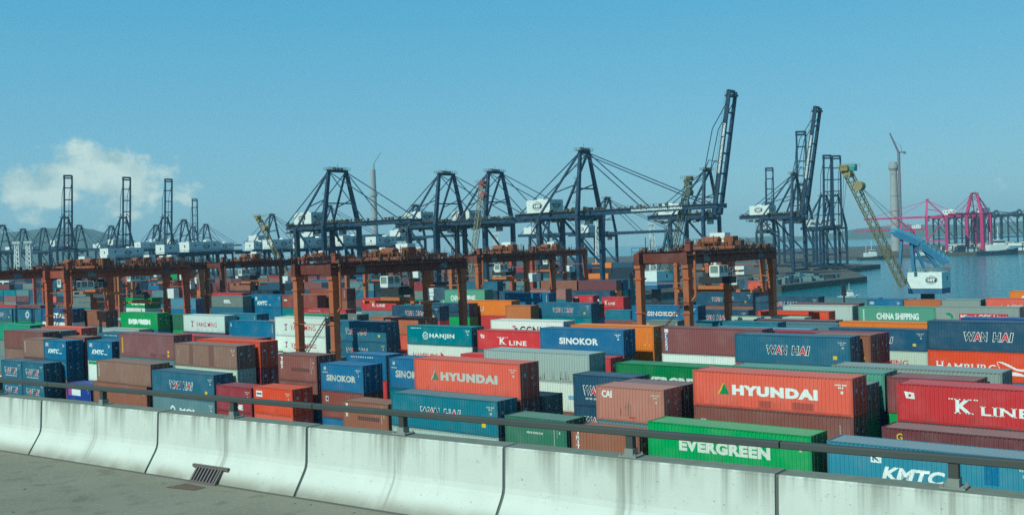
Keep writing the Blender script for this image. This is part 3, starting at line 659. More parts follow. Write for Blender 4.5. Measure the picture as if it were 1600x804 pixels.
PAL = dict(whb=(.030,.135,.215), whb2=(.020,.170,.230), dkb=(.022,.075,.135), dkb2=(.015,.085,.17), sino=(.022,.150,.315), kmtc=(.012,.150,.290), cyan=(.050,.230,.320), cyan2=(.03,.18,.27),
    hanj=(.008,.190,.230), hanj2=(.03,.19,.25), grn=(.030,.330,.085), grn2=(.018,.210,.060), grn3=(.05,.27,.14), dgrn=(.050,.170,.105), dgrn2=(.04,.16,.09), tgrn=(.105,.290,.215), tgrn2=(.04,.3,.18),
    csgrn=(.120,.330,.225), csgrn2=(.12,.24,.17), salm=(.700,.112,.070), red=(.560,.034,.042), ored=(.740,.070,.020), crim=(.300,.030,.045), oran=(.800,.205,.018), oran2=(.55,.17,.05), oran3=(.5,.14,.05),
    brown=(.230,.080,.066), tan=(.270,.145,.108), rust=(.285,.105,.062), rust2=(.26,.065,.05), rust3=(.45,.13,.065), plum=(.235,.092,.098), plum2=(.235,.075,.075), mar=(.160,.045,.052), mar2=(.24,.06,.065),
    wht=(.74,.78,.70), wht2=(.60,.68,.64), cream=(.56,.62,.50), cream2=(.50,.57,.53), grey=(.190,.230,.210), grey2=(.285,.330,.300), lgrey=(.400,.470,.430), mol=(.130,.225,.245), royal=(.018,.050,.290),
    royal2=(.02,.08,.27), italb=(.02,.10,.25), pink=(.500,.205,.155), pinkb=(.35,.16,.15), deep=(.010,.028,.050), sky=(.12,.30,.42), sky2=(.10,.24,.34), sky3=(.10,.20,.24))
def container(s, t, z, size, H, col, lg, label, near=True, group=None):
    L = 12.19 if size == 40 else 6.06
    c = thing('shipping_container', label, 'container', yard(s+L/2, t+WID/2, z), -TH, group)
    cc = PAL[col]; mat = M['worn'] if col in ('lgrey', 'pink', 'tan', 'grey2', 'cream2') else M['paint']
    dk = tuple(x*0.7 for x in cc)  # door paint darkened to deepen the shaded ends; frames share the tone
    link('side_panel', side_mesh(L, H), mat, c, cc)
    if near:
        o = link('side_panel', side_mesh(L, H), mat, c, cc); o.rotation_euler.z = math.pi
        link('end_panel', end_mesh(L, H), mat, c, cc)
    fd = 0.55 if lg == 'kmtc' and near else 0.30 if col in ('whb2', 'tgrn', 'lgrey', 'grn', 'dgrn', 'mar') else 0.16
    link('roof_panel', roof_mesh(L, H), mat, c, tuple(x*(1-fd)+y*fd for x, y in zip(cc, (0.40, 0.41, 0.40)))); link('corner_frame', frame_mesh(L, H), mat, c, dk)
    for sd_ in (-1, 1):
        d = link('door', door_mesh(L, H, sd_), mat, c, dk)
        if near:
            for y in ((-0.95, -0.42) if sd_ < 0 else (0.42, 0.95)): link('locking_bar', lockbar_mesh(L, H, y), M['steel'], d)
    if near: link('door_marking', plate_mesh(L, H), M['print'], c, (0.45, 0.47, 0.47))
    if lg:
        for n, me, col_ in logo(lg, L, H): link(n, me, M['print'], c, col_)
    return c
for m_ in (side_mesh(12.19, 2.59), side_mesh(6.06, 2.59)): pass
CL = [(-147.86,65.4,6.84,20,2.59,'whb','wanhai20','short blue container with two-word lettering, upper one at the left picture edge',None),
(-147.86,65.4,4.25,20,2.59,'whb','wanhai20','short blue lettered container under its twin at the left picture edge',[2.126, 2.126]),
(-141.68,65.4,6.85,20,2.59,'whb','wanhai20','short blue container with grey roof, second from left edge, dark doors showing',None),
(-141.68,65.4,4.26,20,2.59,'whb','wanhai20','short blue container partly behind the rail, under the second from left edge',[2.13, 2.13]),
(-159.2,71.0,10.16,40,2.59,'brown',None,'brown red container at left edge, behind the tan short one',None),
(-159.2,71.0,7.57,40,2.59,'tan',None,'light brown container under the brown red one at left edge',[2.522, 2.522, 2.522]),
(-159.66,73.8,10.09,40,2.59,'grey',None,'grey roofed container behind the brown red one at left edge',[2.523, 2.523, 2.523, 2.523]),
(-147.16,68.2,9.6,20,2.59,'tan','side_code','short tan container with vertical white code, left of a short blue one',[2.4, 2.4, 2.4, 2.4]),
(-141.05,68.2,9.55,20,2.59,'kmtc','kmtc20','short bright blue container with white slanted lettering, right of the short tan one',None),
(-141.05,68.2,6.96,20,2.59,'kmtc','kmtc20','short bright blue container almost hidden under its slanted lettered twin',[2.319, 2.319, 2.319]),
(-129.33,68.2,9.87,20,2.59,'kmtc','kmtc20','short bright blue container with slanted lettering, above a white and green one',None),
(-129.33,68.2,7.28,20,2.59,'wht','greenband','short white container with green top band, under a short bright blue one',[2.426, 2.426, 2.426]),
(-129.7,65.4,4.73,20,2.59,'royal','whitepatch','short royal blue container with white and pink emblem, just above the parapet',[2.367, 2.367]),
(-128.16,71.0,9.45,20,2.59,'cyan','kmtc20','short light blue container peeking out left of the tall plum brown stack',[2.361, 2.361, 2.361, 2.361]),
(-121.98,65.4,7.92,40,2.59,'tan','side_code','tan brown container with white letters down its left end, over the orange brown one',None),
(-122.98,65.4,5.33,40,2.59,'rust','plate','orange brown container behind the rail, under the tan brown one',[2.664, 2.664]),
(-121.48,68.2,10.72,40,2.9,'plum','yellowmarks','plum brown container with yellow marks at both ends, high at left',None),
(-121.48,68.2,8.13,40,2.59,'mol',None,'grey green container under the plum brown one with yellow marks',[2.709, 2.709, 2.709]),
(-109.25,68.2,10.2,40,2.59,'tan','faded','tan brown container with faded dark patches, right of the plum brown one',None),
(-109.25,68.2,7.61,40,2.59,'cream',None,'pale cream container under the tan brown one with faded patches',[2.535, 2.535, 2.535]),
(-109.58,65.4,7.04,40,2.9,'whb','wanhai','bright teal blue container with two-word lettering, right of the stacked tan and orange brown',None),
(-109.58,65.4,4.45,40,2.59,'mol','mol','grey teal container with white round-lettered name, low behind the rail at left',[2.226, 2.226]),
(-94.34,63.6,6.74,20,2.59,'crim','line20','short crimson container low behind the rail, left of the orange red one',None),
(-94.34,63.6,4.15,20,2.59,'crim',None,'short crimson container just over the parapet, under its twin',[2.076, 2.076]),
(-86.52,62.6,7.19,20,2.59,'ored','whitelabel','short bright orange red container with small white label, dark red doors',None),
(-86.52,62.6,4.6,20,2.59,'salm',None,'short salmon container just over the parapet, under the orange red one',[2.298, 2.298]),
(-159.02,76.6,10.3,40,2.59,'salm',None,'salmon roofed container with dark maroon doors, left, at the foot of the gantry legs',[2.574, 2.574, 2.574, 2.574]),
(-141.39,71.0,9.78,20,2.59,'rust',None,'brown roofed container in the gap behind the two short bright blue ones',[2.444, 2.444, 2.444, 2.444]),
(-136.93,73.8,10.21,40,2.59,'whb','topcode','blue container behind the short bright blue ones, small white code at top edge',[2.551, 2.551, 2.551, 2.551]),
(-108.85,71.0,10.11,40,2.9,'ored',None,'orange red container with tall maroon doors, behind the tan brown one',None),
(-108.85,71.0,7.52,40,2.59,'crim',None,'maroon doored container under the orange red one',[2.507, 2.507, 2.507]),
(-124.95,76.6,10.07,40,2.59,'red','flag40','red container with small white mark, in front of the white container with red name',[2.518, 2.518, 2.518, 2.518]),
(-113.74,73.8,10.38,40,2.59,'mar',None,'dark red roofed container behind the orange red one with maroon doors',[2.595, 2.595, 2.595, 2.595]),
(-86.95,66.0,10.02,20,2.59,'brown','tex','short brown container with white letters down its left end, at the orange gantry leg',None),
(-86.95,66.0,7.43,20,2.59,'brown','smallmark','short brown container with small white mark, under the white-lettered brown one',[2.478, 2.478, 2.478]),
(-79.58,65.4,9.47,20,2.59,'sino','sinokor20','short blue container with white name and dark blue doors, left of centre',None),
(-79.58,65.4,6.88,20,2.59,'rust2','smallmark','short red brown container with white number mark, under the short blue named one',None),
(-79.58,65.4,4.29,20,2.59,'sino',None,'short blue container at parapet level, under the short red brown one',[2.143, 2.143]),
(-73.34,62.6,6.72,20,2.59,'rust','tex','short rust brown container with upright white letters, left of the teal blue one',[2.24, 2.24, 2.24]),
(-84.58,73.0,9.49,20,2.59,'sino','topcode','blue container behind the short blue named one, white code along its top',None),
(-84.58,73.0,6.9,20,2.59,'red',None,'red container under the blue one, seen in the narrow gap',[2.299, 2.299, 2.299]),
(-72.95,68.2,9.7,20,2.9,'sino','sinokor20','blue container with partly hidden white name, left of the left salmon one',None),
(-72.95,68.2,7.11,20,2.59,'hanj',None,'teal container almost hidden under the blue one left of the salmon one',[2.37, 2.37, 2.37]),
(-66.87,62.6,7.54,40,2.9,'whb2','wanhai','teal blue container with grey roof, below the left salmon one, crossed by the rail',None),
(-66.87,62.6,4.95,40,2.59,'lgrey',None,'light grey container at parapet level, under the teal blue one',[2.473, 2.473]),
(-66.77,65.4,10.21,40,2.9,'salm','hyundai','salmon red container with dull green triangle and grey white name, centre',None),
(-66.77,65.4,7.62,40,2.59,'brown',None,'dark doored container under the centre salmon red one',[2.54, 2.54, 2.54]),
(-53.96,62.6,6.85,20,2.59,'dgrn','greentext','short dark green container crossed by the rail, right of the teal blue one',[2.282, 2.282, 2.282]),
(-65.93,73.8,10.5,40,2.59,'lgrey','ruststreak','weathered light grey container with rust streaks, behind the centre salmon one',None),
(-65.93,73.8,7.91,40,2.59,'wht','bluepatch','white container with light blue patch, under the rust streaked light grey one',[2.636, 2.636, 2.636]),
(-66.54,68.2,7.54,40,2.59,'grey',None,'dark grey container end with grey doors, between salmon and dark green containers',[2.512, 2.512, 2.512]),
(-53.46,71.0,9.14,20,2.59,'dkb','wanhai20','dark blue container with half hidden two-word lettering, left of the pink brown one',None),
(-53.46,71.0,6.55,20,2.59,'dkb','wanhai20','dark blue container under the dark blue one left of the pink brown one',[3.275, 3.275]),
(-47.1,65.4,9.25,20,2.59,'pink','cai','short pink brown container with scratched side and white letters at its corner',None),
(-47.1,65.4,6.66,20,2.59,'mol',None,'blue grey container edge under the short pink brown one',[2.22, 2.22, 2.22]),
(-47.48,62.6,6.46,20,2.59,'rust','triton','short orange brown container with white vertical name, above the parapet',[3.228, 3.228]),
(-40.7,62.6,7.45,40,2.59,'grn','evergreen','bright green container with large white name, nearest, right of centre',[2.484, 2.484, 2.484]),
(-40.22,68.2,10.45,40,2.59,'salm','hyundai2','salmon red container with bright green and yellow triangle and white name, right',None),
(-40.22,68.2,7.86,40,2.59,'brown','brownmarks','brown red container with small picture label, under the right salmon one',[2.621, 2.621, 2.621]),
(-47.21,68.2,9.18,20,2.59,'mar',None,'maroon roofed container behind the short pink brown one',[3.061, 3.061, 3.061]),
(-52.91,76.6,9.52,40,2.59,'grn2','evergreen','deep green container with half hidden white name, behind the dark blue one',[2.38, 2.38, 2.38, 2.38]),
(-40.16,73.8,10.16,40,2.59,'tgrn','topcode','teal green container behind the right salmon one, white code at its corner',None),
(-40.16,73.8,7.57,40,2.59,'dkb',None,'dark container under the teal green one at right',[2.524, 2.524, 2.524]),
(-34.29,71.0,9.63,20,2.59,'grey',None,'grey container end in the gap right of the right salmon one',[2.407, 2.407, 2.407, 2.407]),
(-26.13,71.0,9.95,40,2.59,'red','kline','bright red container with big white serif name and flag, right edge',[2.488, 2.488, 2.488, 2.488]),
(-26.15,68.2,7.4,40,2.59,'mar','gold_g','maroon brown container with yellow letter, under the big red one at right edge',[2.466, 2.466, 2.466]),
(-27.5,62.6,7.3,40,2.59,'cyan','kmtc','light blue container with big white slanted letters, nearest, lower right corner',[2.432, 2.432, 2.432]),
(-33.08,76.6,10.25,40,2.59,'grey2',None,'grey green container with shiny corner, behind the big red one',[2.563, 2.563, 2.563, 2.563]),
(-27.81,73.8,9.97,20,2.59,'mar2',None,'maroon roofed container between big red and grey green ones',[2.492, 2.492, 2.492, 2.492]),
(-62.56,99.6,10.28,40,2.9,'plum2','florens','plum red container with blue and white vertical label, under the right gantry',None),
(-62.56,99.6,7.69,40,2.59,'wht','redarc','white container under the plum red one with vertical label',[2.563, 2.563, 2.563]),
(-52.07,96.8,10.05,40,2.9,'whb','wanhai','blue container with clean two-word lettering and yellow sticker, right of centre',None),
(-52.07,96.8,7.46,40,2.59,'salm',None,'red container edge just under the blue one with yellow sticker',[2.487, 2.487, 2.487]),
(-45.07,99.6,10.02,20,2.9,'rust','brownmarks','red brown container end right of the blue one with yellow sticker',None),
(-45.07,99.6,7.43,20,2.59,'red',None,'red container under the red brown end at right',[2.477, 2.477, 2.477]),
(-51.33,102.4,9.93,40,2.9,'crim',None,'crimson roofed container with dark crimson doors, behind the red brown end',[2.484, 2.484, 2.484, 2.484]),
(-79.8,99.6,9.79,40,2.9,'sino','sinokor','bright blue container with large white name, centre right of the red one',None),
(-79.8,99.6,7.2,40,2.59,'brown',None,'brown container under the bright blue one with large white name',[2.399, 2.399, 2.399]),
(-79.73,96.8,7.22,40,2.59,'red','vcode','red container end with white code, below the bright blue named one',[2.408, 2.408, 2.408]),
(-79.32,105.2,9.76,40,2.9,'oran','brownmarks','orange container behind the bright blue one, upper of the orange pair',None),
(-79.32,105.2,7.17,40,2.59,'oran',None,'orange container, lower of the orange pair beside the bright blue one',[2.391, 2.391, 2.391]),
(-92.61,105.2,10.12,40,2.9,'wht','ccni','white container with black name and small red and blue emblem',[2.53, 2.53, 2.53, 2.53]),
(-92.55,102.4,9.29,40,2.59,'red','kline','red container with white serif name between teal and bright blue ones',[2.324, 2.324, 2.324, 2.324]),
(-105.7,102.4,9.59,40,2.59,'hanj','hanjin','teal container with white round emblem and serif name, centre',None),
(-105.7,102.4,7.0,40,2.59,'wht','redpieces','white container with red shapes, under the teal one with round emblem',[2.334, 2.334, 2.334]),
(-93.06,99.6,6.44,40,2.59,'red',None,'red container low behind the centre salmon one',[3.221, 3.221]),
(-122.13,102.4,9.65,40,2.9,'whb','wanhai','blue container in the gantry leg shadow, upper of a lettered pair',None),
(-122.13,102.4,6.75,40,2.9,'whb','wanhai','blue container in the gantry leg shadow, lower of a lettered pair',[2.252, 2.252, 2.252]),
(-122.4,110.8,9.87,40,2.59,'rust3','smallwhite','orange brown container behind the shadowed blue pair',[2.468, 2.468, 2.468, 2.468]),
(-135.37,102.4,9.99,40,2.9,'wht','yangming','white container with red name behind the orange gantry leg, upper of two',None),
(-135.37,102.4,7.4,40,2.59,'wht','yangming','white container with red name behind the orange gantry leg, lower of two',[2.466, 2.466, 2.466]),
(-147.69,102.4,9.49,40,2.59,'kmtc','vmark','plain bright blue container left of the white pair with red names',[2.372, 2.372, 2.372, 2.372]),
(-156.0,105.2,10.37,40,2.59,'cyan2','vmark','teal blue container behind the plain bright blue one',[2.593, 2.593, 2.593, 2.593]),
(-160.93,102.4,9.94,40,2.9,'wht2','yangming','white container with grey emblem and thin red name, left yard',[2.486, 2.486, 2.486, 2.486]),
(-167.09,102.4,10.2,20,2.59,'dgrn2',None,'dark green container hidden behind the left white one',[2.549, 2.549, 2.549, 2.549]),
(-176.61,99.6,10.31,40,2.9,'grn','evergreen_box','bright green container with boxed white name, left yard',[2.576, 2.576, 2.576, 2.576]),
(-199.05,102.4,10.19,40,2.9,'rust','side_code','rust brown container left of the bright green boxed-name one',[2.546, 2.546, 2.546, 2.546]),
(-206.25,99.6,10.98,40,2.59,'italb','italia','blue container with big white letters behind the left gantry legs',[2.746, 2.746, 2.746, 2.746]),
(-218.7,99.6,10.83,40,2.59,'whb','diamond','blue container with white diamond emblem, left gantry',[2.707, 2.707, 2.707, 2.707]),
(-231.46,99.6,10.82,40,2.59,'whb','wanhai','blue container cut by left picture edge, beside the diamond emblem one',[2.706, 2.706, 2.706, 2.706]),
(-174.87,76.6,10.36,40,2.59,'tgrn2',None,'green roofed container at left edge below the diamond emblem one',[2.589, 2.589, 2.589, 2.589]),
(-242.07,105.2,10.94,40,2.59,'red',None,'red container at left edge behind the blue ones',[2.735, 2.735, 2.735, 2.735]),
(-228.97,105.2,11.09,40,2.59,'brown',None,'brown container behind the diamond emblem one',[2.772, 2.772, 2.772, 2.772]),
(-137.66,110.8,10.16,40,2.59,'grey','vcode','grey green container behind the white pair with red names',[2.539, 2.539, 2.539, 2.539]),
(-136.23,105.2,10.59,40,2.59,'grn3','smallwhite','green container top behind the white pair with red names',[2.648, 2.648, 2.648, 2.648]),
(-61.32,108.0,9.91,40,2.59,'sky',None,'light blue roofed container behind the plum red one',[2.477, 2.477, 2.477, 2.477]),
(-177.97,96.8,7.99,40,2.59,'lgrey',None,'pale grey container with dark end in front of the green boxed-name one',[2.663, 2.663, 2.663]),
(-36.44,108.0,10.83,40,2.9,'dkb','wanhai','dark blue container with white outlined name, above the orange red one at right edge',None),
(-36.44,108.0,7.93,40,2.9,'ored','hamburg','orange red container with white serif name and bird emblem, right edge',[2.642, 2.642, 2.642]),
(-267.37,137,10.62,40,2.59,'grey','darktext','grey container with dark name behind the left gantry legs',[2.656, 2.656, 2.656, 2.656]),
(-248.9,142,10.41,40,2.59,'grn','evergreen_box','small looking bright green container deep in the left yard',[2.602, 2.602, 2.602, 2.602]),
(-229.83,142,10.29,40,2.59,'sky2',None,'light blue container between the second left gantry legs',[2.572, 2.572, 2.572, 2.572]),
(-211.24,142,10.99,40,2.59,'grey','eel','grey green container with short white name in the left middle yard',[2.747, 2.747, 2.747, 2.747]),
(-219.86,148,11.31,40,2.59,'red',None,'red container behind the grey green one with short white name',[2.827, 2.827, 2.827, 2.827]),
(-201.32,145,10.84,40,2.9,'kmtc','kmtc','bright blue container with white slanted name beside the grey green one, middle yard',None),
(-201.32,145,8.25,40,2.59,'kmtc',None,'bright blue container under the blue one with slanted name, middle yard',[2.75, 2.75, 2.75]),
(-188.89,145,10.81,40,2.9,'rust2','smallwhite','red brown container behind the left orange gantry leg',[2.702, 2.702, 2.702, 2.702]),
(-182.81,148,12.38,40,2.59,'rust2','vcode','upper red brown container between the orange gantry legs',[2.476, 2.476, 2.476, 2.476, 2.476]),
(-193.04,172,8.48,40,2.9,'red','kline','crimson container with white serif name, below the gantry spreader',[2.828, 2.828, 2.828]),
(-158.98,127,9.63,40,2.59,'red','topcode','red container with white roof edge behind the orange gantry leg',[2.408, 2.408, 2.408, 2.408]),
(-142.12,134,9.96,40,2.59,'dkb','wanhai','dark blue container shaded by the gantry spreader',[2.489, 2.489, 2.489, 2.489]),
(-149.96,155,11.43,40,2.9,'csgrn','chinaship','pale green container behind the gantry spreader',[2.858, 2.858, 2.858, 2.858]),
(-140.58,152,9.51,40,2.9,'oran','gtext','orange container between the gantry legs, centre',[2.378, 2.378, 2.378, 2.378]),
(-148.69,149,9.42,40,2.59,'dkb','vmark','dark blue container end left of the orange one, centre',[2.354, 2.354, 2.354, 2.354]),
(-150.47,176,9.64,40,2.9,'sino','vmark','plain blue container behind the centre gantry leg',[2.409, 2.409, 2.409, 2.409]),
(-164.09,200,9.58,40,2.59,'pinkb',None,'pink brown container behind the plain blue one, centre',[2.396, 2.396, 2.396, 2.396]),
(-127.38,149,9.16,20,2.59,'oran2',None,'short orange container block at the centre gantry leg',[3.055, 3.055, 3.055]),
(-122.06,152,9.53,40,2.59,'whb','wanhai','blue container with two-word lettering right of the short orange block',None),
(-122.06,152,6.94,40,2.59,'hanj',None,'teal container under the blue one right of the short orange block',[2.314, 2.314, 2.314]),
(-124.47,157,9.01,40,2.59,'mar',None,'maroon container end right of the blue two-word one, centre',[3.003, 3.003, 3.003]),
(-153.57,205,7.68,20,2.59,'red','cai','short red container behind the blue two-word one, centre',[2.561, 2.561, 2.561]),
(-141.51,200,7.72,20,2.59,'red','kline20','short crimson container with white serif name, upper of a pair by the water',None),
(-141.51,200,5.13,20,2.59,'red','kline20','short crimson container with white serif name, lower of a pair by the water',[2.564, 2.564]),
(-121.02,172,6.83,20,2.59,'cyan2',None,'small blue container in front of the crimson pair by the water',[2.275, 2.275, 2.275]),
(-95.27,143,9.9,40,2.59,'sino','sinokor','blue container with white name between the right gantry legs',[2.474, 2.474, 2.474, 2.474]),
(-85.19,131,8.54,20,2.59,'grey','vmark','short grey container below the blue one between the right gantry legs',[2.847, 2.847, 2.847]),
(-104.92,180,9.93,40,2.59,'dkb','wanhai','dark blue container under the right gantry cab, upper',[2.482, 2.482, 2.482, 2.482]),
(-95.54,160,8.07,40,2.59,'dkb','wanhai','dark blue container under the right gantry cab, lower',[2.692, 2.692, 2.692]),
(-124.57,225,9.8,40,2.9,'salm',None,'salmon container behind the right gantry cab',[2.45, 2.45, 2.45, 2.45]),
(-80.58,158,8.18,40,2.59,'ored',None,'orange red container behind the far right gantry leg',[2.728, 2.728, 2.728]),
(-78.71,145,8.26,40,2.59,'cream',None,'cream container top behind the far right gantry leg',[2.752, 2.752, 2.752]),
(-90.18,176,9.41,40,2.59,'dkb','wanhai','dark blue container behind the far right gantry leg',[2.353, 2.353, 2.353, 2.353]),
(-74.65,128,8.88,40,2.59,'hanj2',None,'teal container behind the plum red one under the right gantry',[2.961, 2.961, 2.961]),
(-70.55,137,8.52,40,2.59,'mar',None,'long maroon container top below the white one at right',[2.839, 2.839, 2.839]),
(-68.51,133,8.44,40,2.59,'sky3',None,'dull teal container below the maroon top at right',[2.813, 2.813, 2.813]),
(-55.37,131,8.95,40,2.59,'oran',None,'orange container below the pale green named one at right',[2.982, 2.982, 2.982]),
(-55.07,127,8.47,40,2.59,'dkb2','wanhai','dark blue container below the orange one at right, name mostly hidden',None),
(-55.07,127,5.88,40,2.59,'cream','yangming','pale green white container with red name, under the dark blue one at right',[2.94, 2.94]),
(-39.31,128,9.94,40,2.59,'royal2',None,'royal blue roofed container behind the right edge dark blue one',[2.486, 2.486, 2.486, 2.486]),
(-80.47,167,8.5,40,2.59,'cream2','plate','dirty white container at right below the open water',[2.834, 2.834, 2.834]),
(-67.27,167,8.42,40,2.59,'csgrn','chinaship','pale green container with white name, right',[2.807, 2.807, 2.807]),
(-55.06,167,8.55,40,2.59,'grey2','mol2','grey container with green round emblem and red name banner, right',[2.85, 2.85, 2.85]),
(-81.54,172.5,8.53,40,2.59,'brown',None,'brown container top behind the dirty white one',[2.844, 2.844, 2.844]),
(-102.85,200,7.7,40,2.59,'csgrn2',None,'dull green container by the water behind the far right gantry leg',[2.566, 2.566, 2.566]),
(-89.96,203,7.59,40,2.59,'sky3','vmark','dull teal container by the water left of the small boat',[2.53, 2.53, 2.53]),
(-84.39,206,7.31,40,2.59,'sino',None,'blue container by the water right of the small boat',[2.438, 2.438, 2.438]),
(-69.3,176,9.02,20,2.59,'sino','kmtc20','short blue container with white marks behind the pale green named one',[3.005, 3.005, 3.005]),
(-63.11,176,9.0,20,2.59,'oran3','uniglory','short orange brown container with cut off white name, right',[3.0, 3.0, 3.0]),
(-56.98,176,9.09,20,2.59,'grey2',None,'short grey green container below the floating crane',[3.031, 3.031, 3.031]),
(-53.68,179,8.88,20,2.59,'dkb',None,'short dark blue container right of the short grey green one',[2.96, 2.96, 2.96]),
(-50.15,176,9.29,40,2.59,'salm','hyundai','salmon container with cut off white name at right edge',[2.322, 2.322, 2.322, 2.322]),
(-52.96,200,9.16,40,2.59,'oran','cs','orange container cut by right picture edge, near the water',[3.053, 3.053, 3.053])]
FILL = []                                        # (s, t, z, L, H, colour) hidden lower tiers
rc = random.Random(11)
COMMON = ['whb', 'dkb', 'sino', 'brown', 'rust', 'mar', 'red', 'salm', 'hanj', 'grey', 'mol', 'grn', 'tan', 'plum', 'crim', 'oran', 'lgrey', 'kmtc', 'wht', 'dgrn']
for s, t, z, size, H, col, lg, label, fills in CL:
    container(s, t, z, size, H, col, lg, label, near=(t < 126))
    if fills:
        zz = z
        for h in fills:
            zz -= h; FILL.append((s, t, zz, 12.19 if size == 40 else 6.06, h, rc.choice(COMMON)))
# ------------------------------------------------------------------ hidden lower tiers and plain stacks between
def at(px, py, d):
    """the point at distance d (metres along +Y) seen at photograph pixel (px, py)"""
    dx, dy = px-800, py-402; cr, sr = math.cos(roll), math.sin(roll)
    u = dx*cr - dy*sr; v = dx*sr + dy*cr; f = 1644.0
    zc = 1.0; yc = -v/f; X = u/f
    Y = zc*math.cos(pitch) + yc*math.sin(pitch); Z = -zc*math.sin(pitch) + yc*math.cos(pitch)
    k = d/Y; return Vector((X*k, d, CAMZ + Z*k))
def st_of(p): return p.x*A.x + p.y*A.y, p.x*B.x + p.y*B.y
OCC = [(s, t, 12.19 if size == 40 else 6.06, z+H) for s, t, z, size, H, *_ in CL]
def free(s, t, L, ztop=99):
    for a, b, l, zt in OCC:
        if abs(b-t) < 2.46 and s < a+l+0.05 and a < s+L+0.05: return False
    return True
def stack_fill(rows, s0, s1, tmin, tmax, seed):
    r = random.Random(seed)
    for t in rows:
        s = s0 + r.uniform(0, 2)
        while s < s1:
            L = 12.19 if r.random() < 0.8 else 6.06
            if free(s, t, L):
                n = r.randint(tmin, tmax); OCC.append((s, t, L, n*2.59))
                for k in range(n): FILL.append((s, t, k*2.59, L, 2.59, r.choice(COMMON)))
                s += L + 0.4
            else: s += 1.0
stack_fill((62.6, 65.4, 68.2, 71.0, 73.8, 76.6), -172, -8, 2, 2, 1)
stack_fill((96.8, 99.6, 102.4, 105.2, 108.0, 110.8), -262, -10, 2, 3, 2)
stack_fill((131, 134, 137, 142, 145), -345, -30, 2, 3, 3)
stack_fill((167, 170, 173, 176.2), -400, -30, 2, 3, 4)
stack_fill((200, 203, 206), -430, -40, 2, 2, 5)
def bank(name, items, mat):
    mb = MB(); cols = []
    for s, t, z, L, H, c in items:
        p = [yard(s, t, z), yard(s+L, t, z), yard(s+L, t+WID, z), yard(s, t+WID, z)]; q = [x+Vector((0, 0, H-0.03)) for x in p]
        mb.quad(p[0], p[1], q[1], q[0]); mb.quad(p[1], p[2], q[2], q[1]); mb.quad(p[2], p[3], q[3], q[2]); mb.quad(p[3], p[0], q[0], q[3]); mb.quad(*q); cols += [PAL[c]]*5
    me = mb.mesh(name); at_ = me.color_attributes.new('tint', 'FLOAT_COLOR', 'CORNER')
    i = 0
    for fi, poly in enumerate(me.polygons):
        for _ in poly.loop_indices: at_.data[i].color = (*cols[fi], 1); i += 1
    o = link(name, me, mat); o['kind'] = 'stuff'; return o
def bank_mat():
    m, t, b = new_mat('stacked_container_paint'); v, oi = obj_coords(t, False)
    a = t.nodes.new('ShaderNodeVertexColor'); a.layer_name = 'tint'
    c = mix(t, mrange(t, noise(t, v, 0.9, 5), 0.4, 0.75, 0, 0.4), a.outputs[0], mix(t, 0.6, a.outputs[0], (0.06, 0.05, 0.04)))
    t.links.new(c, b.inputs['Base Color']); b.inputs['Roughness'].default_value = 0.55
    mp = t.nodes.new('ShaderNodeMapping'); mp.inputs['Rotation'].default_value = (0, 0, TH); t.links.new(v, mp.inputs[0])
    w = t.nodes.new('ShaderNodeTexWave'); w.inputs['Scale'].default_value = 1.15; t.links.new(mp.outputs[0], w.inputs['Vector']); bump(t, b, w.outputs[0], 0.6, 0.04)
    return m
M['bank'] = bank_mat()
bank('stacked_containers', FILL, M['bank'])

# ------------------------------------------------------------------ far yard blocks: the front boxes one by one, the rest as one mass
_fc = {}
def far_mesh(L, H):
    k = (L, H)
    if k not in _fc:
        mb = MB(); mb.v = []; us = breaks(L)[::2]; 
        for u in us:
            y = -WID/2 + 0.02 + corr(u-U0); mb.v += [(u-L/2, y, 0.16), (u-L/2, y, H-0.1)]
        mb.f = [(2*i, 2*i+2, 2*i+3, 2*i+1) for i in range(len(us)-1)]
        for zc in (0.08, H-0.05): mb.box((0, -WID/2+0.03, zc), (L, 0.06, 0.16 if zc < 1 else 0.1))
        for sx_ in (-1, 1): mb.box((sx_*(L/2-0.08), -WID/2+0.06, H/2), (0.16, 0.115, H-0.01))
        mb.quad((-L/2, -WID/2, H-0.01), (L/2, -WID/2, H-0.01), (L/2, WID/2, H-0.01), (-L/2, WID/2, H-0.01))
        mb.quad((L/2-0.03, -WID/2, 0), (L/2-0.03, WID/2, 0), (L/2-0.03, WID/2, H), (L/2-0.03, -WID/2, H))
        mb.quad((-L/2, WID/2, 0), (-L/2, -WID/2, 0), (-L/2, -WID/2, H), (-L/2, WID/2, H)); mb.quad((L/2, WID/2, 0), (-L/2, WID/2, 0), (-L/2, WID/2, H), (L/2, WID/2, H))
        for y in (-0.9, -0.4, 0.4, 0.9): mb.tube((L/2, y, 0.1), (L/2, y, H-0.1), 0.02, n=4)
        _fc[k] = mb.mesh('far_container')
    return _fc[k]
CNAME = dict(deep='blackish blue', whb='blue', dkb='navy', sino='bright blue', brown='brown', rust='rust brown', mar='maroon', red='red', salm='salmon', hanj='teal', grey='grey', mol='blue grey', grn='green', tan='tan', plum='plum', crim='crimson', oran='orange', lgrey='pale grey', kmtc='mid blue', wht='white', dgrn='dark green')
FARW = ['dkb']*10 + ['deep']*12 + ['whb']*4 + ['hanj']*2 + ['sino']*2 + ['mol']*3 + ['mar']*6 + ['rust']*2 + ['brown']*4 + ['red']*1 + ['crim']*3 + ['grey']*2 + ['salm']*1 + ['grn', 'dgrn', 'oran', 'kmtc', 'plum', 'wht']
far_n = 0; FARFILL = []
USED = {}
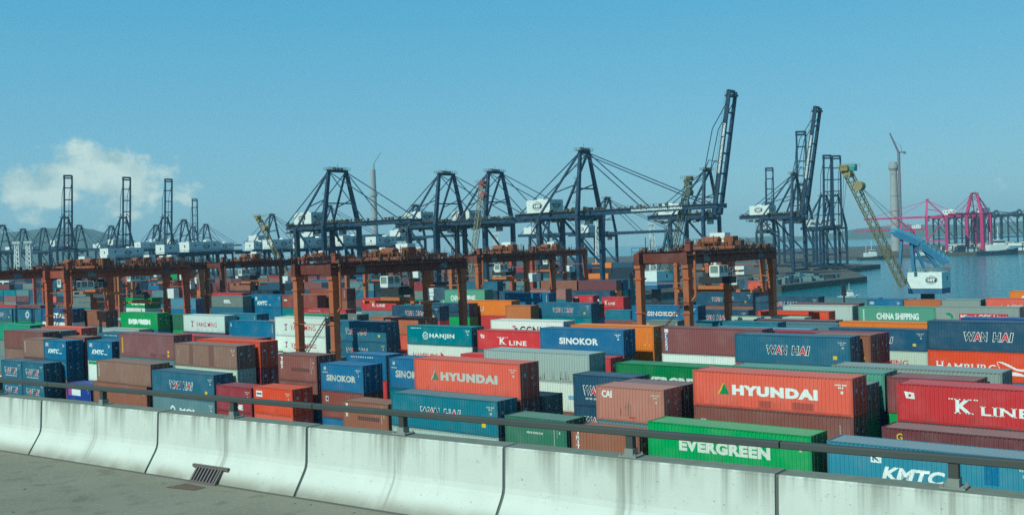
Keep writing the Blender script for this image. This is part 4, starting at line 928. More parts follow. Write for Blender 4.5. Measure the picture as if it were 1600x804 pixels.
def far_block(rows, s0, s1, hmin, hmax, seed, singles, region):
    """rows of stacks; the upper boxes of every stack of the front row are things of their own"""
    global far_n
    r = random.Random(seed)
    for ri, t in enumerate(rows):
        s = s0; hrun = r.randint(hmin, hmax); cols = []
        while s < s1:
            if r.random() < 0.45: hrun = r.randint(hmin, hmax)
            if free(s, t, 12.19): cols.append((s, [r.choice(FARW) for _ in range(hrun)]))
            s += 12.69
        for i, (s, cc) in enumerate(cols):
            for k, c in enumerate(cc):
                if ri < singles[1] and k >= len(cc)-singles[0] and far_n < 138:
                    far_n += 1
                    o = link('shipping_container', far_mesh(12.19, 2.59), M['paint'], None, PAL[c]); o.location = yard(s+6.095, t+WID/2, k*2.62); o.rotation_euler = (0, 0, -TH)
                    def nb(j): return CNAME[cols[j][1][k]] if 0 <= j < len(cols) and k < len(cols[j][1]) else 'a gap'
                    lab = '%s box %s, %s left, %s right, %s' % (CNAME[c], 'over '+CNAME[cc[k-1]] if k else 'on the ground', nb(i-1), nb(i+1), region)
                    if lab in USED: lab = '%s, %s one' % (lab, ('second', 'third')[min(1, USED[lab])])
                    USED[lab] = USED.get(lab, 0)+1
                    tag(o, lab, 'container', 'container stacks '+region)
                else: FARFILL.append((s, t, k*2.62, 12.19, 2.59, c))
far_block((222, 225, 228, 231), -560, -165, 3, 5, 21, (3, 1), 'behind the yard gantries')
far_block((246, 249), -620, -262, 4, 5, 22, (2, 1), 'in the back row')
far_block((268, 271, 274), -700, -300, 4, 6, 23, (1, 1), 'under the quay cranes')
far_block((300, 303), -760, -400, 4, 6, 24, (0, 0), '')
far_block((380, 383, 386), -320, -285, 3, 5, 25, (3, 1), 'on the pier')
far_block((430, 433), -350, -290, 3, 5, 26, (2, 1), 'far along the pier')
r_ = random.Random(5)
for k in range(70): FARFILL.append((r_.uniform(-262, -232), r_.uniform(468, 552), -0.1, r_.uniform(1.5, 7), r_.uniform(0.8, 3.2), r_.choice(('deep', 'deep', 'dkb', 'mol', 'grey'))))
bank('distant_containers', FARFILL, M['bank'])

# ------------------------------------------------------------------ lettering on flat plates
def flat_text(txt, name, mat, parent, colr, o, ux, uy, w, h, bold=0.03, serif=False, shear=0.0):
    bm = text(txt, -w/2, w/2, -h/2, h/2, bold, shear, serif); o = Vector(o); ux = Vector(ux); uy = Vector(uy)
    for v in bm.verts: v.co = o + ux*v.co.x + uy*v.co.y
    me = bpy.data.meshes.new(name); bm.to_mesh(me); bm.free(); return link(name, me, mat, parent, colr)
def flat_poly(pts, name, mat, parent, colr, o, ux, uy):
    mb = MB(); o = Vector(o); ux = Vector(ux); uy = Vector(uy)
    for p in pts: mb.quad(*[o+ux*a+uy*b for a, b in p])
    return mb.build(name, mat, parent, colr)
def hit_emblem(parent, o, ux, uy, h):
    """dark rounded plate with speed lines and the letters HIT"""
    n = Vector(ux).cross(Vector(uy)).normalized(); o = Vector(o)
    rs = []
    for k in range(9):
        y = h*(-0.98 + 0.245*k); x = h*1.55*math.sqrt(max(0.05, 1-(y/(h*1.05))**2)); rs.append([(-x, y-h*0.035), (x, y-h*0.035), (x, y+h*0.035), (-x, y+h*0.035)])
    flat_poly(rs, 'emblem', M['print'], parent, (0.03, 0.05, 0.05), o+n*0.02, ux, uy)
    flat_poly([[(-h*1.2, -h*0.36), (-h*1.05, -h*0.5), (h*1.1, -h*0.5), (h*1.3, -h*0.1), (h*1.3, h*0.36), (h*1.15, h*0.5), (-h*1.0, h*0.5), (-h*1.2, h*0.1)]], 'emblem', M['print'], parent, (0.015, 0.03, 0.04), o+n*0.04, ux, uy)
    flat_text('HIT', 'lettering', M['print'], parent, WHITE, o+n*0.06, ux, uy, h*1.9, h*0.68, 0.07, True)

# ------------------------------------------------------------------ rubber tyred yard gantries
RTGC = (0.40, 0.115, 0.042); RTGSHADE = (0.13, 0.030, 0.020)  # second colour: girders and tie beams darkened to deepen their shade
def rtg(label, s, t, span=24.5, wb=7.3, trolley=0.5, spread=9.5, number=None, colr=RTGC, gird=RTGSHADE):
    c = thing('yard_gantry', label, 'gantry crane', yard(s, t+span/2, 0), -TH, 'yard gantries over the container rows')
    hx, hy = wb/2, span/2; zt, zb = 21.1, 19.5
    for i, sy_ in enumerate((-1, 1)):
        for sx_ in (-1, 1):
            mb = MB(); mb.bar((sx_*hx, sy_*hy, 2.3), (sx_*hx, sy_*hy, zb+0.05), 0.95, 0.75, 1.15, 0.85)
            for z in (9.5, 13.0, 17.6): mb.box((sx_*hx, sy_*hy, z), (1.12+0.1*(z > 17), 1.32, 0.22))
            mb.box((sx_*hx, sy_*hy, zb-0.25), (1.0, 1.5, 0.5))
            mb.build('leg', M['rtg'], c, colr)
        mb = MB(); mb.box((0, sy_*hy, 1.95), (wb+3.4, 1.0, 0.95)); mb.build('sill_beam', M['rtg'], c, colr)
        mb = MB(); mb.bar((-hx+0.5, sy_*hy, 17.0), (hx-0.5, sy_*hy, 17.0), 0.14); mb.bar((-hx+0.45, sy_*hy-0.45, 12.9), (hx-0.45, sy_*hy-0.45, 12.9), 0.1)
        mb.build('brace', M['rtg'], c, colr)
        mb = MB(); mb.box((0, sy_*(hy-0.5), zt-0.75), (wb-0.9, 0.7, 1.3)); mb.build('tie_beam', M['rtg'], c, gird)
        for sx_ in (-1, 1):
            for k in (-0.85, 0.85):
                w = MB(); w.tube((sx_*hx+k, sy_*hy-0.32, 0.78), (sx_*hx+k, sy_*hy+0.32, 0.78), 0.78, n=16); w.build('wheel', M['rubber'], c)
    for sx_ in (-1, 1):
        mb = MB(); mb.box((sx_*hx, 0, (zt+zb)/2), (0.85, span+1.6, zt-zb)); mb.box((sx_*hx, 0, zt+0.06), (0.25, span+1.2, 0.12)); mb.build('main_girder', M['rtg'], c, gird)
        mb = MB(); rr_ = random.Random(int(abs(s)*10)+sx_)
        for k in range(12):
            y = rr_.uniform(-hy, hy); w, h_ = rr_.uniform(0.2, 0.8), rr_.uniform(0.2, 0.7); mb.box((sx_*(hx+rr_.uniform(-0.3, 0.9)), y, zt+0.1+h_/2), (rr_.uniform(0.3, 0.7), w, h_))
        for k in range(6): y = rr_.uniform(-hy, hy); mb.bar((sx_*(hx+0.4), y, zt), (sx_*(hx+0.4), y, zt+rr_.uniform(1.2, 2.2)), 0.09)
        mb.build('girder_equipment', M['rtg'], c, (0.12, 0.06, 0.04))
        mb = MB(); x = sx_*(hx+0.85); mb.box((x, 0, zt-0.35), (0.8, span+1.2, 0.06)); mb.rail((x+sx_*0.38, -hy, zt-0.3), (x+sx_*0.38, hy, zt-0.3), 1.05, 1.9, 0.05)
        for k in range(12): y = -hy+span*(k+0.5)/12; mb.box((sx_*(hx+0.5), y, zt-0.55), (0.12, 0.12, 0.35))
        mb.build('walkway', M['rtg'], c, (0.10, 0.06, 0.045))
    # drive cabinet, ladder, cable pipe
    mb = MB(); mb.box((0.2, -hy-1.0, 3.6), (3.6, 1.5, 2.3)); mb.build('power_cabinet', M['white'], c)
    mb = MB(); mb.box((-hx+1.8, hy+0.2, 15.6), (2.6, 1.2, 1.9)); mb.build('electrical_cabinet', M['white'], c)
    mb = MB()
    for o_ in (-0.28, 0.28): mb.bar((hx-0.6, -hy-0.75+o_, 14.0), (-hx+1.6, -hy-0.75+o_, 8.4), 0.10); mb.bar((-hx+1.5, -hy-0.75+o_, 8.4), (hx-0.8, -hy-0.75+o_, 2.6), 0.10)
    for k in range(14): f = (k+0.5)/14; mb.bar((hx-0.6+(-2*hx+2.2)*f, -hy-1.03, 14.0-5.6*f), (hx-0.6+(-2*hx+2.2)*f, -hy-0.47, 14.0-5.6*f), 0.05)
    mb.box((hx-0.3, -hy-0.8, 14.1), (1.3, 1.0, 0.09)); mb.box((-hx+1.2, -hy-0.8, 8.35), (1.4, 1.0, 0.09)); mb.rail((hx-0.9, -hy-1.3, 14.1), (hx+0.4, -hy-1.3, 14.1), 1.0, 0.7, 0.05)
    mb.build('stairs', M['rtg'], c, (0.12, 0.06, 0.045))
    mb = MB(); mb.tube((hx+0.95, -hy+0.3, zt), (hx+0.95, -hy+0.3, 15.2), 0.17, n=8); mb.tube((hx+0.95, -hy+0.3, 15.2), (hx+0.2, -hy+0.1, 14.4), 0.17, n=8); mb.build('cable_pipe', M['rtg'], c, colr)
    mb = MB(); mb.box((hx+0.1, -hy+0.4, zt+0.7), (0.8, 0.8, 1.1)); mb.box((hx+0.1, -hy+0.4, zt+1.34), (1.0, 1.0, 0.18)); mb.build('beacon_box', M['rtg'], c, (0.22, 0.05, 0.03))
    # trolley with hoist, spreader and cab
    ty = -hy + span*trolley
    mb = MB(); mb.box((0, ty, zt+0.42), (wb+0.7, 4.4, 0.42)); mb.tube((-1.6, ty-0.9, zt+1.3), (1.0, ty-0.9, zt+1.3), 0.68, n=16); mb.box((2.0, ty+0.8, zt+1.3), (1.4, 1.6, 1.4)); mb.box((-2.2, ty+1.0, zt+1.15), (1.2, 1.3, 1.1))
    for k in range(4): mb.box((-3.0+k*1.9, ty-2.0, zt+0.95), (0.3, 0.3, 0.7))
    mb.build('trolley', M['rtg'], c, (0.26, 0.08, 0.033))
    mb = MB(); rr_ = random.Random(int(abs(s)))
    for k in range(9): w, h_ = rr_.uniform(0.2, 0.7), rr_.uniform(0.3, 1.1); mb.box((rr_.uniform(-hx, hx), ty+rr_.uniform(-2.1, 2.1), zt+0.62+h_/2), (w, rr_.uniform(0.2, 0.8), h_))
    mb.build('trolley_gear', M['rtg'], c, (0.15, 0.065, 0.04))
    mb = MB(); mb.box((-1.2, ty+3.3, zt+1.5), (2.5, 1.7, 2.1)); mb.build('machinery_cabinet', M['white'], c)
    mb = MB(); mb.rail((-hx, ty-2.3, zt+0.62), (hx, ty-2.3, zt+0.62), 1.1, 1.2, 0.05); mb.rail((hx, ty-2.3, zt+0.62), (hx, ty+2.3, zt+0.62), 1.1, 1.2, 0.05); mb.rail((-hx, ty+2.3, zt+0.62), (hx, ty+2.3, zt+0.62), 1.1, 1.2, 0.05); mb.build('trolley_railing', M['rtg'], c, (0.16, 0.08, 0.05))
    cx, cy, cz = 1.9, ty-3.0, 18.2
    mb = MB()
    for zz in (cz-0.75, cz+0.75): mb.box((cx, cy, zz), (1.5, 2.5, 0.16))
    for ax in (-0.7, 0.7):
        for ay in (-1.2, 0, 1.2): mb.box((cx+ax, cy+ay, cz), (0.2, 0.2, 1.4))
        mb.box((cx+ax, cy, cz-0.5), (0.1, 2.4, 0.4))
    mb.box((cx, cy-1.22, cz-0.5), (1.4, 0.1, 0.4))
    mb.rail((cx-0.7, cy+1.25, cz-0.7), (cx-0.7, cy+2.9, cz-0.7), 1.1, 0.8, 0.06); mb.rail((cx+0.7, cy+1.25, cz-0.7), (cx+0.7, cy+2.9, cz-0.7), 1.1, 0.8, 0.06); mb.box((cx, cy+2.1, cz-0.76), (1.4, 1.7, 0.08))
    cab = mb.build('cab', M['white'], c)
    mb = MB(); mb.box((cx, cy, cz), (1.36, 2.34, 1.3)); mb.build('window', M['pane'], cab)
    mb = MB(); mb.box((cx, cy+0.6, 20.0), (0.5, 0.6, 2.2)); mb.build('cab_hanger', M['rtg'], c, (0.2, 0.06, 0.04))
    zs = spread
    mb = MB(); mb.box((0, ty, zs+0.5), (6.0, 1.5, 0.5)); mb.box((0, ty, zs), (12.1, 0.5, 0.35))
    for sx_ in (-1, 1): mb.box((sx_*5.95, ty, zs-0.02), (0.3, 2.4, 0.42))
    mb.build('spreader', M['rtg'], c, (0.50, 0.15, 0.04))
    mb = MB(); mb.box((0, ty, zs+1.6), (5.2, 1.6, 1.0)); mb.box((-1.6, ty, zs+2.3), (0.8, 1.3, 0.6)); mb.box((1.6, ty, zs+2.3), (0.8, 1.3, 0.6)); mb.build('head_block', M['dark'], c)
    mb = MB()
    for sx_ in (-1.6, 1.6):
        for sy_ in (-0.55, 0.55): mb.bar((sx_, ty+sy_, zs+2.4), (sx_*1.3, ty+sy_*2, zt+0.3), 0.07)
    mb.build('hoist_rope', M['cable'], c)
    # plates on the girder
    ux, uy = (0, 1, 0), (0, 0, 1); x = hx+0.435
    for yy, w in ((-hy+4.5, 1.6), (-hy+span*0.83, 1.9)):
        flat_poly([[(-w/2, -0.5), (w/2, -0.5), (w/2, 0.5), (-w/2, 0.5)]], 'sign', M['print'], c, (0.16, 0.22, 0.24) if yy < 0 else (0.05, 0.10, 0.15), (x, yy, (zt+zb)/2), ux, uy)
    if number: flat_text(number, 'lettering', M['print'], c, (0.30, 0.34, 0.34), (x+0.012, -hy+span*0.83, (zt+zb)/2), ux, uy, 1.2, 0.8, 0.03)
    return c
rtg('red brown yard gantry at far left, its legs before the diamond emblem container', -186.2, 93, 24.2, 7.0, 0.30, 16.6, colr=(0.40, 0.085, 0.035), gird=(0.27, 0.055, 0.028))
rtg('red brown yard gantry cut by the left picture edge', -214.5, 92.6, 24.2, 7.0, 0.75, 16.6, colr=(0.40, 0.085, 0.035), gird=(0.27, 0.055, 0.028))
rtg('rust orange yard gantry left of centre with number plate and low spreader', -113.6, 93, 25.4, 7.6, 0.60, 15.0, '42')
rtg('brown yard gantry in the middle, half hidden behind the numbered one', -146.5, 159, 24.5, 7.4, 0.5, 15.5)
rtg('brown yard gantry at right with white cab, water behind it', -76.0, 122, 24.6, 7.5, 0.60, 15.2)
rtg('smaller yard gantry with tan legs behind the far left one', -236, 129, 24.5, 7.4, 0.4, 12.0, colr=(0.36, 0.14, 0.05))
rtg('small yard gantry with tan legs, further back in the left yard', -278, 159, 24.5, 7.4, 0.5, 15.0, colr=(0.36, 0.14, 0.05))
rtg('distant yard gantry seen between the legs of the right one', -111.4, 190, 24.0, 7.4, 0.4, 16.0)
rtg('distant orange red yard gantry in the left yard before the quay cranes', -335, 190, 24.5, 7.4, 0.55, 15.0, colr=(0.45, 0.08, 0.03))
rtg('dark brown yard gantry left of the numbered one, half way back', -235, 159, 24.5, 7.4, 0.45, 15.0, colr=(0.20, 0.06, 0.03))
rtg('distant dark brown yard gantry deep in the yard left of centre', -215, 190, 24.5, 7.4, 0.35, 14.0)

rtg('far orange red yard gantry behind the left one, front of two', -395, 190, 24.5, 7.4, 0.6, 15.0, colr=(0.45, 0.08, 0.03), gird=(0.36, 0.06, 0.03))
rtg('far orange red yard gantry under the white machine houses, left', -330, 262, 24.5, 7.4, 0.4, 15.0, colr=(0.45, 0.08, 0.03), gird=(0.40, 0.07, 0.03))
rtg('far red yard gantry under the leftmost big level quay crane', -290, 275, 24.5, 7.4, 0.5, 15.0, colr=(0.45, 0.08, 0.04), gird=(0.36, 0.06, 0.03))
rtg('far red yard gantry seen between the two middle yard gantries', -185, 224, 24.5, 7.4, 0.5, 15.0, colr=(0.40, 0.07, 0.04), gird=(0.30, 0.055, 0.03))
# ------------------------------------------------------------------ quay cranes
BLUE = (0.013, 0.042, 0.085)
def quay_crane(label, s, t, k=1.0, raised=False, colr=BLUE, boom=60, hb=35.0, apex=62.0, gauge=20.0, bay=17.0, rot=0.0, pos=None, house=True, emblem=True, ang=79, lite=False, group='ship to shore quay cranes', back=17.0, top=3.0, th=1.0, strip=False):
    p = pos if pos is not None else yard(s, t, 0)
    c = thing('quay_crane', label, 'quay crane', (p.x, p.y, 0), -TH+rot, group); c.scale = (k, k, k)
    y = bay/2; mat = M['crane']
    for sx_, zt in ((0, hb), (-gauge, hb)):
        for sy_ in (-y, y):
            mb = MB(); mb.bar((sx_, sy_, 2.4), (sx_, sy_, zt), 1.9*th, 1.5*th); mb.build('leg', mat, c, colr)
            mb = MB(); mb.box((sx_, sy_, 1.15), (1.1, 7.0, 1.0))
            for w in range(6): mb.tube((sx_-0.3, sy_-2.9+w*1.16, 0.42), (sx_+0.3, sy_-2.9+w*1.16, 0.42), 0.42, n=8)
            mb.build('bogie', M['dark'], c)
        mb = MB(); mb.box((sx_, 0, 3.0), (1.25, bay-1.4, 1.5)); mb.box((sx_, 0, hb-0.9), (1.15, bay-1.4, 1.7)); mb.build('cross_beam', mat, c, colr)
    for sy_ in (-y, y):
        mb = MB(); mb.box((-gauge/2, sy_, 13.0), (gauge-1.4, 1.1, 1.5)); mb.build('portal_beam', mat, c, colr)
        mb = MB(); mb.bar((-0.6, sy_, 14.0), (-gauge+0.6, sy_, hb-1.0), 0.8); mb.bar((-gauge+0.5, sy_, hb-0.6), (-0.5, sy_, hb-0.6), 0.9); mb.build('brace', mat, c, colr)
    zg = hb+0.9; yb = 3.4
    mb = MB()
    for sy_ in (-yb, yb): mb.box(((-gauge-back+3)/2, sy_, zg), (gauge+back+3, 1.1, 2.3))
    mb.box((-gauge-back+0.4, 0, zg), (0.9, 2*yb-0.9, 1.7))
    for x in (-gauge-8, -gauge+6, -4): mb.box((x, 0, zg-0.3), (0.7, 2*yb-0.9, 1.0))
    mb.build('main_girder', mat, c, colr)
    hinge = Vector((3.6, 0, zg)); a = R(ang) if raised else 0.0
    def bp(x, y_=0.0, z=0.0): return Vector((hinge.x + x*math.cos(a) - z*math.sin(a), y_, hinge.z + x*math.sin(a) + z*math.cos(a)))
    mb = MB()
    for sy_ in (-yb, yb): mb.bar(bp(0, sy_), bp(boom, sy_), 1.1*th, 2.3, 0.95*th, 1.8)
    nt_ = 6
    for j in range(nt_+1):
        f = 0.4 + (boom-0.8)*j/nt_; mb.bar(bp(f, -yb+0.4), bp(f, yb-0.4), 0.55, 0.9)
    mb.build('boom', mat, c, colr)
    if raised:                                       # capped tip and pale ladder rail up the boom
        mb = MB(); mb.bar(bp(boom-3, -yb, 0.9), bp(boom+0.6, -yb, 0.9), 1.1, 0.8); mb.bar(bp(boom-3, yb, 0.9), bp(boom+0.6, yb, 0.9), 1.1, 0.8); mb.bar(bp(boom+0.1, -yb, 0.9), bp(boom+0.1, yb, 0.9), 1.2)
        mb.bar(bp(boom-2.2, -yb, 0.2), bp(boom-2.2, yb, 0.2), 4.2, 1.0); mb.build('boom_tip', mat, c, colr)
    if not lite:
        mb = MB(); sgn = 1
        for sy_ in (-yb-1.0,):
            n = 22
            for j in range(n):
                p0, p1 = bp(boom*j/n, sy_, 0.9), bp(boom*(j+1)/n, sy_, 0.9); u = bp(0, 0, 2.0)-bp(0, 0, 0.9)
                mb.bar(p0+u, p1+u, 0.09); mb.bar(p0, p0+u, 0.09); mb.bar(p0, p1, 0.4, 0.08)
        for sy_ in (-yb-1.0, yb+1.0):
            mb.rail((-gauge-back, sy_, zg+0.9), (3, sy_, zg+0.9), 1.1, 2.4, 0.09); mb.box(((-gauge-back+3)/2, sy_*0.96, zg+0.88), (gauge+back, 0.9, 0.08))
        mb.build('walkway', M['rtg'], c, (0.16, 0.13, 0.07))
    if strip:                                        # white operator's lettering down the boom
        bm = text('HONGKONG INTERNATIONAL TERMINALS', boom*0.34, boom*0.74, -0.55, 0.75, 0.05)
        for v in bm.verts: v.co = bp(v.co.x, -yb-0.54, v.co.y)
        me = bpy.data.meshes.new('lettering'); bm.to_mesh(me); bm.free(); link('lettering', me, M['print'], c, WHITE)
    if not lite:
        mb = MB(); q_ = random.Random(int(p.x*7)); x0_ = -gauge-back
        for j in range(34):
            x = q_.uniform(x0_, 2); yy = q_.choice((-1, 1))*q_.uniform(2.2, 4.6); h_ = q_.uniform(0.4, 1.6); mb.box((x, yy, zg+1.15+h_/2), (q_.uniform(0.4, 2.4), q_.uniform(0.4, 1.2), h_))
        for j in range(16): x = q_.uniform(x0_, 0); mb.box((x, q_.uniform(-4, 4), zg-1.7-q_.uniform(0, 1.5)), (q_.uniform(0.8, 3.5), q_.uniform(0.6, 2.0), q_.uniform(0.4, 1.4)))
        if not raised:
            for j in range(18): x = 4+(boom-5)*j/18; mb.box((x, q_.choice((-1, 1))*yb, zg+1.2+q_.uniform(0.2, 0.5)), (q_.uniform(0.3, 1.6), 0.6, q_.uniform(0.5, 1.5)))
        mb.build('girder_equipment', M['rtg'], c, (0.055, 0.06, 0.05))
    # A-frame
    xa = -1.5
    for sy_, e in ((-y, -top), (y, top)):
        mb = MB(); mb.bar((0, sy_, hb), (xa, e, apex), 1.7*th, 1.5*th, 1.3*th, 1.1*th); mb.build('mast', mat, c, colr)
        mb = MB(); mb.bar((-gauge, sy_, hb), (xa-0.6, e, apex-0.4), 0.85); mb.bar((xa*0.5, (sy_+e)/2, (hb+apex)/2), (-gauge*0.62, (sy_*0.62+e*0.38), hb+(apex-hb)*0.38), 0.45); mb.build('back_strut', mat, c, colr)
    mb = MB(); mb.box((xa, 0, apex), (1.3, 2*top+1.2, 1.1)); mb.bar((xa*0.45, -y*0.64, hb+(apex-hb)*0.42), (xa*0.45, y*0.64, hb+(apex-hb)*0.42), 0.6)
    for e in (-2, 0, 2): mb.tube((xa+0.6, e-0.3, apex+1.0), (xa+0.6, e+0.3, apex+1.0), 0.75, n=10)
    mb.build('top_beam', mat, c, colr)
    mb = MB(); mb.box((xa-0.3, 0, apex+0.6), (3.4, 2*top+3.4, 0.12)); mb.rail((xa-1.9, -top-1.6, apex+0.6), (xa-1.9, top+1.6, apex+0.6), 1.2, 1.6, 0.1); mb.rail((xa+1.3, -top-1.6, apex+0.6), (xa+1.3, top+1.6, apex+0.6), 1.2, 1.6, 0.1); mb.bar((xa-1, 1, apex+0.6), (xa-1, 1, apex+3.8), 0.12)
    mb.box((xa-0.8, -1.5, apex+1.3), (1.0, 1.0, 1.4)); mb.build('top_platform', M['rtg'], c, (0.17, 0.15, 0.08))
    mb = MB()
    for e in (-top, top):
        P0 = Vector((xa, e, apex-0.2))
        for f in (0.42, 0.90):
            q = bp(boom*f, e*1.1, 0.9)
            if raised:
                m_ = (P0+q)/2 + Vector((-1.5, 0, 3.0+2*f)); mb.bar(P0, m_, 0.34); mb.bar(m_, q, 0.34)
            else: mb.bar(P0, q, 0.36)
    mb.build('forestay', mat, c, colr)
    mb = MB()
    for e in (-top, top): mb.bar((xa-0.5, e, apex-0.3), (-gauge-back+2, e*1.1, zg+0.9), 0.36)
    mb.build('backstay', mat, c, colr)
    if house:
        hx_ = -gauge-3.0; mb = MB(); mb.box((hx_, 0, zg+4.0), (13, 9.5, 5.6)); mb.box((hx_-2, 1.0, zg+7.1), (3.5, 3.0, 0.6)); hs = mb.build('machinery_house', M['white'], c)
        mb = MB()
        for kx in (-4.5, -1.5, 1.5, 4.5): mb.box((hx_+kx, 4.76, zg+4.6), (1.2, 0.06, 1.0))
        for ky in (-2.6, 2.6): mb.box((hx_+6.51, ky, zg+4.6), (0.06, 1.2, 1.0))
        mb.build('window', M['glass'], hs)
        if emblem:
            hit_emblem(hs, (hx_-0.5, -4.77, zg+4.1), (1, 0, 0), (0, 0, 1), 1.9)
            if not lite: hit_emblem(hs, (hx_+6.52, 0, zg+4.1), (0, 1, 0), (0, 0, 1), 1.5)
    tx = -6.0
    mb = MB(); mb.box((tx, 0, zg-1.5), (5.0, 2*yb+0.4, 1.0)); mb.box((tx-1, 0, zg-2.4), (2.6, 3.2, 1.2)); mb.build('trolley', M['dark'], c)
    mb = MB(); mb.box((tx+4.2, 2.2, zg-3.6), (2.6, 2.6, 2.6)); cb = mb.build('cab', M['white'], c)
    mb = MB(); mb.box((tx+4.25, 2.2, zg-3.7), (2.64, 2.2, 1.5)); mb.build('window', M['glass'], cb)
    if not lite:
        mb = MB(); x0, y0 = -gauge-0.2, -y-1.7                      # zigzag stairs up a landside leg
        n = 7
        for j in range(n):
            z0, z1 = 3+(hb-4)*j/n, 3+(hb-4)*(j+1)/n; xa_, xb_ = (x0-1.6, x0+1.6) if j % 2 == 0 else (x0+1.6, x0-1.6)
            mb.bar((xa_, y0, z0), (xb_, y0, z1), 0.35, 0.3); mb.box((xb_, y0, z1), (1.3, 1.4, 0.12)); mb.bar((xa_, y0-0.5, z0+1), (xb_, y0-0.5, z1+1), 0.08)
        for dx in (-2.1, 2.1): mb.bar((x0+dx, y0-0.5, 2), (x0+dx, y0-0.5, hb), 0.16)
        mb.build('stairs', mat, c, (0.10, 0.13, 0.14))
        mb = MB()
        for j in range(4): z = hb+(apex-hb)*(j+1)/5.2; f = (z-hb)/(apex-hb); mb.box((xa*f-1.2, -y+(y-top)*f, z), (1.8, 1.6, 0.12)); mb.rail((xa*f-2.0, -y+(y-top)*f-0.8, z), (xa*f-0.4, -y+(y-top)*f-0.8, z), 1.0, 0.8, 0.08)
        mb.build('ladder_platform', M['rtg'], c, (0.10, 0.10, 0.07))
    return c
quay_crane('dark blue quay crane left of centre, boom level, chimney just to its right', -386, 333, boom=47, apex=61.5, top=5.4, bay=22, th=1.15)
quay_crane('dark blue quay crane, second from the left of the four big level ones', -378, 400, boom=50, apex=61.5, top=5.4, bay=22, th=1.15)
quay_crane('dark blue level quay crane just right of its twin, lattice boom before it', -358, 416, boom=50, apex=61.5, top=5.4, bay=22, th=1.15)
quay_crane('largest blue quay crane in the middle with boom level and brown walkway', -264, 366, boom=60, apex=62, gauge=21, strip=True)
quay_crane('blue quay crane with tall raised boom, the highest boom tip in the scene', -276, 492, raised=True, boom=64, apex=59, ang=80, strip=True)
quay_crane('blue quay crane at right with raised leaning boom and white machine house', -276, 597, raised=True, boom=64, apex=60, ang=80, strip=True)
p = at(1255, 430, 800); quay_crane('blue quay crane with raised open frame boom behind the leaning one at right', 0, 0, raised=True, boom=66, pos=p, rot=R(-50), lite=True, ang=88)
p = at(1205, 430, 820); quay_crane('blue quay crane with short raised open frame boom left of the right-hand group', 0, 0, k=0.80, raised=True, pos=p, rot=R(-50), lite=True, ang=88)
p = at(1292, 425, 700); quay_crane('blue quay crane with narrow raised boom nearest the tip of the pier', 0, 0, k=0.79, raised=True, pos=p, rot=R(-38), lite=True, ang=87)
p = at(1309, 425, 745); quay_crane('blue quay crane with raised frame boom furthest right on the pier', 0, 0, k=0.82, raised=True, pos=p, rot=R(-50), lite=True, ang=88)
p = at(655, 425, 800); quay_crane('distant quay crane with level boom behind the second big level one', 0, 0, k=0.9, pos=p, lite=True, boom=50, emblem=False)
p = at(868, 425, 760); quay_crane('distant quay crane with level boom left of the largest one', 0, 0, k=0.85, pos=p, lite=True, boom=50, emblem=False)
p = at(955, 425, 640); quay_crane('blue quay crane with level boom seen far behind the largest one', 0, 0, k=0.8, pos=p, lite=True, boom=56)
for px, d, lb in ((106, 950, 'dark quay crane with tallest raised boom of the left group, hill behind'), (197, 994, 'dark quay crane with raised boom, second of the left group'), (262, 1034, 'dark quay crane with raised boom, third of the left group')):
    p = at(px, 430, d); quay_crane(lb, 0, 0, raised=True, pos=p, boom=64, rot=R(-8), lite=True, ang=84)
p = at(305, 430, 1400); quay_crane('dark quay crane with shorter raised boom, fourth and furthest of the left group', 0, 0, raised=True, pos=p, boom=64, rot=R(-8), lite=True, ang=87)
for px, d, lb in ((8, 1100, 'distant quay crane with level boom at the left picture edge'), (128, 1180, 'distant quay crane with level boom just right of the leftmost raised boom'), (430, 1050, 'distant quay crane with level boom right of the left lattice boom'), (40, 1240, 'distant quay crane with level boom before the hill, leftmost'), (72, 1240, 'distant quay crane with level boom before the hill, second from left'), (178, 1240, 'distant quay crane with level boom left of the second raised boom'), (248, 1260, 'distant quay crane with level boom left of the third raised boom'), (292, 1120, 'distant quay crane with level boom between third and fourth raised booms'), (326, 1300, 'distant quay crane with level boom right of the fourth raised boom'), (520, 900, 'distant quay crane with level boom behind the level crane left of centre')):
    p = at(px, 430, d); quay_crane(lb, 0, 0, pos=p, boom=50, rot=R(10), lite=True, emblem=False)
# magenta cranes of the far terminal
MAG = (0.50, 0.022, 0.150)
p = at(1449, 398, 1160); quay_crane('magenta quay crane across the water at right, boom level to the left', 0, 0, pos=p, colr=MAG, rot=R(200), lite=True, boom=62, emblem=False, group='magenta quay cranes', apex=58, hb=39, th=1.7)
p = at(1524, 399, 1170); quay_crane('magenta quay crane across the water, rightmost, seen end on', 0, 0, pos=p, colr=MAG, rot=R(262), lite=True, boom=50, emblem=False, group='magenta quay cranes', apex=64, hb=41, th=1.9)
p = at(1408, 398, 1230); quay_crane('magenta quay crane across the water left of the tall chimney base', 0, 0, k=0.75, pos=p, colr=MAG, rot=R(205), lite=True, boom=66, emblem=False, group='magenta quay cranes', apex=48)
for j, lb in enumerate(('leftmost', 'second', 'third', 'fourth', 'last')):
    p = at(1488+36*j, 396, 1420); quay_crane('dark blue crane of the far terminal behind the magenta ones, %s of its row' % lb, 0, 0, k=1.05, pos=p, colr=(0.02, 0.05, 0.08), rot=TH, lite=True, boom=34, emblem=False, apex=46, hb=40, back=10, house=False, group='dark cranes of the far terminal')

